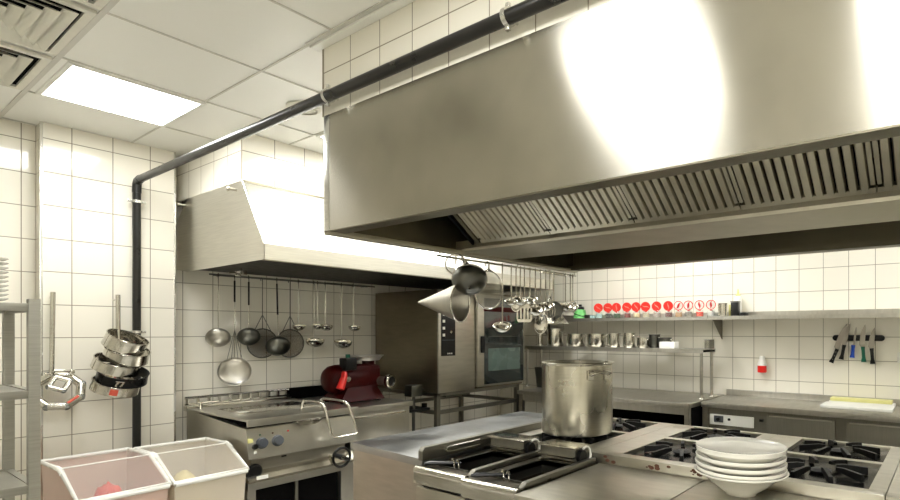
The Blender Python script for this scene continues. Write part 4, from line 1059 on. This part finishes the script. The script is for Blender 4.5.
GC = 'utensils hanging from the island hood rail'
zC = 1.9; yC = 2.25; RC = -.85
Cc = [
 ('sieve', 'pale fine sieve hanging behind the round strainer by the hood corner', 'sieve', 2.085, 1.87, 'sieve', .055, 'wire_bright', 0),
 ('sieve', 'large bright-rimmed sieve right of the dark round strainer', 'sieve', 2.33, 1.745, 'sieve', .112, 'wire_bright', 0),
 ('ladle', 'lone long-handled ladle hanging lowest in front of the oven door', 'ladle', 2.46, 1.54, 'ladle', .052, 'shiny', .45),
 ('ladle', 'short ladle first in the crowded row right of the lone ladle', 'ladle', 2.54, 1.69, 'ladle', .036, 'shiny', .4),
 ('spoon', 'serving spoon hanging just left of the slotted turner', 'spoon', 2.585, 1.72, 'spoon', .03, 'shiny', .2),
 ('ladle', 'small ladle hanging just behind the slotted turner', 'ladle', 2.625, 1.70, 'ladle', .036, 'shiny', .4),
 ('slotted_turner', 'steel slotted turner hanging in the crowded row', 'turner', 2.665, 1.68, 'turner', .036, 'shiny', 0),
 ('ladle', 'ladle right of the slotted turner, higher bowl', 'ladle', 2.72, 1.71, 'ladle', .038, 'shiny', .4),
 ('ladle', 'ladle with dark bowl above the big serving spoon', 'ladle', 2.775, 1.655, 'ladle', .052, 'shiny', .5),
 ('spoon', 'big serving spoon hanging lowest of the crowded row', 'spoon', 2.83, 1.625, 'spoon', .044, 'shiny', .2),
 ('ladle', 'small ladle right of the big serving spoon', 'ladle', 2.885, 1.68, 'ladle', .042, 'shiny', .4),
 ('whisk', 'balloon whisk hanging among the ladles', 'whisk', 2.93, 1.74, 'whisk', .035, 'shiny', 0),
 ('skimmer', 'dark skimmer hanging above the triangular scoop', 'skimmer', 2.975, 1.66, 'disc', .05, 'dull', .2),
 ('funnel', 'triangular steel scoop hanging low at the right of the row', 'scoop', 3.045, 1.66, 'funnel', .088, 'shiny', .0),
 ('ladle', 'ladle right of the triangular scoop', 'ladle', 3.11, 1.685, 'ladle', .045, 'shiny', .4),
 ('ladle', 'last small ladle at the far right end of the hood rail', 'ladle', 3.17, 1.68, 'ladle', .042, 'shiny', .4),
 ('spoon', 'narrow spoon hanging beside the last ladle of the rail', 'spoon', 3.20, 1.72, 'spoon', .026, 'shiny', .2)]
for (nm, lab, cat, x, bz, kind, r, mat, tilt) in Cc:
    L = zC-bz-(r*.9 if kind == 'disc' else r if kind == 'sieve' else 0)
    utensil(nm, lab, cat, (x, yC if kind != 'funnel' else yC+.06, zC), L, kind, r*(1.0 if nm == 'sieve' or 'lone' in lab else 1.22), RC+(.8 if 'large bright' in lab else 0), 0, mat, 'shiny', hr=.0042, tilt=tilt, group=GC)
# conical strainer, pointing sideways
t = thing('conical_strainer', 'steel cone strainer hanging sideways, its tip pointing left', 'strainer', (2.13, 2.25, zC))
bc = Vector((2.085, 2.215, 1.66)); tipd = Vector((-.33, .94, .02)).normalized(); rot = tipd.to_track_quat('Z', 'Y').to_matrix().to_4x4()
MB().lathe([(.105, 0), (.109, .002), (.104, .006), (.004, .258), (0, .26), (0, .255), (.1, .006)], Matrix.Translation(bc) @ rot, 40).build('cone', 'steel_h', t)
MB().tube([bc+rot.to_3x3() @ Vector((.106*math.cos(a), .106*math.sin(a), 0)) for a in [2*PI*k/36 for k in range(36)]], .004, 8, closed=True).build('rim', 'shiny', t)
MB().tube([bc+Vector((0, 0, .105)), (2.125, 2.21, 1.83), (2.13, 2.237, 1.888), (2.13, 2.25, 1.917), (2.13, 2.264, 1.905)], .005, 8).build('handle', 'shiny', t)
# round strainer, convex side to the viewer
t = thing('round_strainer', 'dark rounded strainer bowl hanging at the near corner of the hood', 'strainer', (2.17, 2.25, zC))
ax = Vector((.62, .62, .70)).normalized(); rot = ax.to_track_quat('Z', 'Y').to_matrix().to_4x4(); bc = Vector((2.125, 2.185, 1.79))
MB().lathe(dome(.094, .075), Matrix.Translation(bc) @ rot, 36).build('strainer_bowl', 'dull', t)
MB().tube([bc+rot.to_3x3() @ Vector((.094*math.cos(a), .094*math.sin(a), 0)) for a in [2*PI*k/36 for k in range(36)]], .004, 8, closed=True).build('rim', 'shiny', t)
MB().tube([bc+rot.to_3x3() @ Vector((0, 0, -.072)), bc+rot.to_3x3() @ Vector((0, 0, -.09))], .006, 8).build('rest_stud', 'shiny', t)
MB().tube([bc+Vector((-.015, -.0, .075)), (2.12, 2.20, 1.878), (2.13, 2.236, 1.902), (2.135, 2.25, 1.914), (2.14, 2.264, 1.900)], .008, 8, radii=[.012, .009, .006, .005, .005]).build('handle', 'dull', t)

# ------------------------------------------------------------------ cake rings hanging on the left wall
def hanger(x, y, zt, zb, label, lean=0, foot=.03):
    t = thing('hanging_rod', label, 'rod', (x, y, zb))
    MB().tube([(x, y, zt), (x+lean, y-.01, zb)], .0125, 14).build('rod', 'shiny', t)
    MB().cyl((x+lean*.1, y, zt-.03), (x+lean*.1, YA, zt-.03), .006, 8).build('wall_peg', 'shiny', t)
    MB().box(x+lean-foot, x+lean+foot, y-.02, y+.012, zb-.008, zb, bev=.002).build('foot_plate', 'shiny', t)
    return t
hanger(.905, 4.44, 1.739, 1.255, 'bare steel rod on the left wall above the faceted ring', lean=-.008)
hanger(1.202, 4.40, 1.737, 1.13, 'steel rod carrying the pile of cake rings on the left wall', lean=.0, foot=.06)
def cake_ring(c, r, h, ax, label, mat='shiny', extra=None, inner=True):
    ax = Vector(ax).normalized(); rot = ax.to_track_quat('Z', 'Y').to_matrix().to_4x4()
    t = thing('cake_ring', label, 'cake ring', c, 0, 'cake rings hung on the rod')
    mt = Matrix.Translation(c) @ rot
    MB().lathe([(r-.002, -h/2), (r+.002, -h/2), (r+.001, -h/2+.004), (r, h/2-.006), (r+.004, h/2-.002), (r+.003, h/2), (r-.002, h/2-.001), (r-.003, -h/2+.002)], mt, 44, closed=True).build('ring_wall', mat, t)
    if extra == 'label':
        d = mt.inverted() @ Vector((0, 0, 1.28)); a = math.atan2(d.y, d.x)+.0
        q = []
        for zz in (-h*.32, h*.30): q.append([mt @ Vector(((r+.003)*math.cos(a+o), (r+.003)*math.sin(a+o), zz)) for o in (-.16, -.05, .05, .16)])
        q2 = [[mt @ Vector(((r+.0045)*math.cos(a+o), (r+.0045)*math.sin(a+o), zz)) for o in (-.16, -.05, .05, .16)] for zz in (-h*.32, h*.30)]
        m = MB(); m.loft([q[0]+q[1][::-1], q2[0]+q2[1][::-1]]); m.build('red_label', 'sticker', t)
    if extra == 'buckle':
        d = mt.inverted() @ Vector((-.25, 0, 1.28)); a = math.atan2(d.y, d.x)
        for o in (-.12, .05):
            p0 = mt @ Vector(((r+.008)*math.cos(a+o), (r+.008)*math.sin(a+o), -h*.25)); p1 = mt @ Vector(((r+.008)*math.cos(a+o+.08), (r+.008)*math.sin(a+o+.08), h*.2))
            MB().tube([p0, p1], .006, 8).build('clasp', 'shiny', t)
        MB().tube([mt @ Vector(((r+.008)*math.cos(a+o), (r+.008)*math.sin(a+o), h*.22)) for o in (-.14, 0, .16)], .004, 8).build('clasp', 'shiny', t)
M['sticker'] = plain('red_sticker', srgb(226, 96, 74), .5)
cy = 4.305
cake_ring((1.215, cy, 1.435), .110, .08, (.30, -.42, 1), 'steel cake ring on top of the pile on the rod', 'shiny')
cake_ring((1.22, cy, 1.36), .115, .07, (.12, -.40, 1), 'steel cake ring second from the top of the pile', 'shiny')
cake_ring((1.17, cy, 1.295), .119, .065, (.22, -.38, 1), 'steel cake ring in the middle of the pile', 'shiny')
cake_ring((1.20, cy, 1.225), .127, .065, (.06, -.40, 1), 'black springform ring with a bright clasp, in the pile', 'black_ring', 'buckle')
cake_ring((1.165, cy, 1.165), .119, .06, (.15, -.36, 1), 'steel cake ring with an orange-red sticker, lowest of the pile', 'shiny', 'label')
# faceted ring moulds
def facet_ring(c, r, h, ax, n, label, red=None, a_off=.35):
    ax = Vector(ax).normalized(); rot = ax.to_track_quat('Z', 'Y').to_matrix().to_4x4()
    t = thing('ring_mould', label, 'ring mould', c, 0, 'faceted ring moulds under the bare rod')
    mt = Matrix.Translation(c) @ rot @ Matrix.Rotation(a_off, 4, 'Z')
    P_ = [mt @ Vector((r*math.cos(2*PI*k/n), r*math.sin(2*PI*k/n), 0)) for k in range(n)]
    for k in range(n):
        a_, b_ = P_[k], P_[(k+1) % n]; d_ = (b_-a_)*.04
        MB().cyl(a_+d_, b_-d_, h, 14).build('bar', 'shiny', t)
        MB().lathe([(0, -h*.9), (h*.95, -h*.5), (h*.95, h*.5), (0, h*.9)], Matrix.Translation(a_) @ rot, 12).build('joint', 'dull', t)
        if red == k: MB().tube([a_+d_*3+ax*h, b_-d_*3+ax*h], .007, 6).build('red_edge', 'sticker', t)
facet_ring((.915, 4.38, 1.15), .108, .024, (-.2, -.8, .5), 8, 'larger faceted steel ring mould below the bare rod, red on one edge', red=6)
facet_ring((.91, 4.33, 1.195), .05, .014, (-.15, -.8, .5), 4, 'small square steel mould inside the larger faceted ring')
o = MB().tube([(.90, 4.44, 1.262), (.90, 4.40, 1.262), (.90, 4.37, 1.272), (.94, 4.37, 1.27)], .007, 10); o.box(.965, .985, 4.35, 4.39, 1.25, 1.275, bev=.005)
o.cyl((.94, 4.37, 1.27), (.975, 4.37, 1.262), .007, 8)
tag(o.build('wing_clip', 'shiny'), 'small steel clip joining the rod to the faceted ring', 'clip')

# ------------------------------------------------------------------ steel rack at left
t = thing('storage_rack', 'grey steel shelving rack at the left edge of the photo', 'rack', (.12, 3.28, 0))
rx0, rx1, ry0, ry1 = -.42, .566, 3.06, 3.50
for x in (rx0, rx1):
    for y in (ry0, ry1): MB().box(x-.0175, x+.0175, y-.0175, y+.0175, 0, 1.632).build('post', 'rack', t)
for z_ in (1.615, 1.265, .885, .45):
    m = MB().box(rx0, rx1-.0176, ry0-.012, ry0+.012, z_-.032, z_-.0, bev=.002).box(rx0, rx1-.0176, ry1-.012, ry1+.012, z_-.032, z_, bev=.002)
    m.box(rx0+.02, rx1+.012, ry0+.018, ry1-.018, z_-.012, z_-.004).box(rx1-.012, rx1+.012, ry0+.018, ry1-.018, z_-.032, z_)
    m.build('shelf', 'rack', t)
zz = 1.6112+.004
for k in range(10):
    o = MB().lathe(plate_prof(.135, .026, .005), Matrix.Translation((.395, 3.28, zz)), 36).build('side_plate', 'porcelain')
    tag(o, 'thin white plate in the stack on top of the steel rack', 'plate', 'white plates stacked on the rack'); zz += .0185

# ------------------------------------------------------------------ ingredient bins
def bin_(cx, cy, rz, label, body, food, w=.19, yb=.29):
    t = thing('ingredient_bin', label, 'ingredient bin', (cx, cy, 0), rz)
    yf, zr, zf, zb0 = -.25, .78, .655, .10
    def ring(s, z0=None):
        return None
    outer = [(yf+.03, zb0), (yb-.03, zb0), (yb, zr), (0.0, zr), (yf, zf)]
    # shell built as thin walls
    m = MB()
    for sx in (-1, 1):
        xo = sx*w; xb = sx*(w-.02)
        a_ = [(xb, yf+.03, zb0), (xb, yb-.03, zb0), (xo, yb, zr), (xo, 0, zr), (xo, yf, zf)]
        b_ = [(p[0]-sx*.004, p[1], p[2]) for p in a_]
        m.loft([a_, b_])
    m.loft([[(-w+.02, yf+.03, zb0), (w-.02, yf+.03, zb0), (w, yf, zf), (-w, yf, zf)], [(-w+.02, yf+.034, zb0), (w-.02, yf+.034, zb0), (w, yf+.004, zf), (-w, yf+.004, zf)]])
    m.loft([[(-w+.02, yb-.03, zb0), (w-.02, yb-.03, zb0), (w, yb, zr), (-w, yb, zr)], [(-w+.02, yb-.034, zb0), (w-.02, yb-.034, zb0), (w, yb-.004, zr), (-w, yb-.004, zr)]])
    m.box(-w+.02, w-.02, yf+.03, yb-.03, zb0, zb0+.005)
    m.build('bin_body', body, t, world=False)
    # lid rim
    q = MB().tube([(-w-.004, yf-.01, zf+.004), (-w-.004, -.01, zr+.006), (-w-.004, yb, zr+.006), (w+.004, yb, zr+.006), (w+.004, -.01, zr+.006), (w+.004, yf-.01, zf+.004)], .012, 10, closed=True)
    lid = q.build('lid_rim', 'bin_rim', t, world=False)
    MB().tube([(-w, yf-.012, zf-.006), (w, yf-.012, zf-.006)], .014, 10).build('front_lip', 'bin_rim', t, world=False)
    MB().prism([(-.005, zr+.004), (yb, zr+.004), (yb, zr+.008), (-.005, zr+.010)], 'YZ', -w, w).build('rear_lid', 'bin_lid', t, world=False)
    f = MB().prism([(-.005, zr+.006), (-.005, zr+.012), (yf-.008, zf+.010), (yf-.008, zf+.004)], 'YZ', -w, w).build('front_lid', 'bin_lid', t, world=False)
    MB().tube([(-w-.004, -.005, zr+.010), (w+.004, -.005, zr+.010)], .004, 8).build('hinge_bead', 'bin_rim', t, world=False)
    for sx in (-1, 1): MB().tube([(sx*(w+.006), -.05, zr-.012), (sx*(w+.006), .0, zr+.008), (sx*(w+.006), .03, zr+.01)], .012, 10).build('hinge_cap', 'bin_rim', t, world=False)
    for x in (-.12, .12):
        for y in (-.17, .2):
            MB().cyl((x-.012, y, .03), (x+.012, y, .03), .03, 16).cyl((x, y, .03), (x, y, .10), .008, 8).build('caster', 'black_pl', t, world=False)
    return t
bin_(1.0, 3.83, .04, 'translucent ingredient bin holding red chunks, nearer the steel rack', 'bin_pink', None, .192, .31)
bin_(1.408, 3.83, .03, 'translucent ingredient bin holding pale flour, beside the tilting pan', 'bin_body', None)
rr = random.Random(5)
def heap(cx, cy, z, w_, d_, h_, mat, name, label, cat, peak):
    t = bmesh.new(); bmesh.ops.create_grid(t, x_segments=24, y_segments=20, size=1)
    for v in t.verts:
        u, vv = v.co.x, v.co.y
        e = max(0, 1-((u-peak[0])**2+(vv-peak[1])**2)*2.2)
        zz_ = .66*h_+h_*e*.30+rr.uniform(-.016, .016)*(1 if 'red' in mat else .35)
        v.co = Vector((cx+u*w_, cy+vv*d_, z+zz_))
    ed = [e for e in t.edges if e.is_boundary]
    r_ = bmesh.ops.extrude_edge_only(t, edges=ed)
    for v in [g for g in r_['geom'] if isinstance(g, bmesh.types.BMVert)]: v.co.z = z
    m = MB(); m.merge(t)
    o = m.build(name, mat); tag(o, label, cat, kind='stuff')
heap(1.0, 3.82, .106, .155, .20, .585, 'red_food', 'red_chunks', 'heap of red chunks inside the bin nearer the rack', 'food', (.0, .0))
heap(1.408, 3.83, .106, .155, .20, .58, 'flour', 'flour_heap', 'pale flour heaped inside the bin beside the tilting pan', 'flour', (-.3, .0))
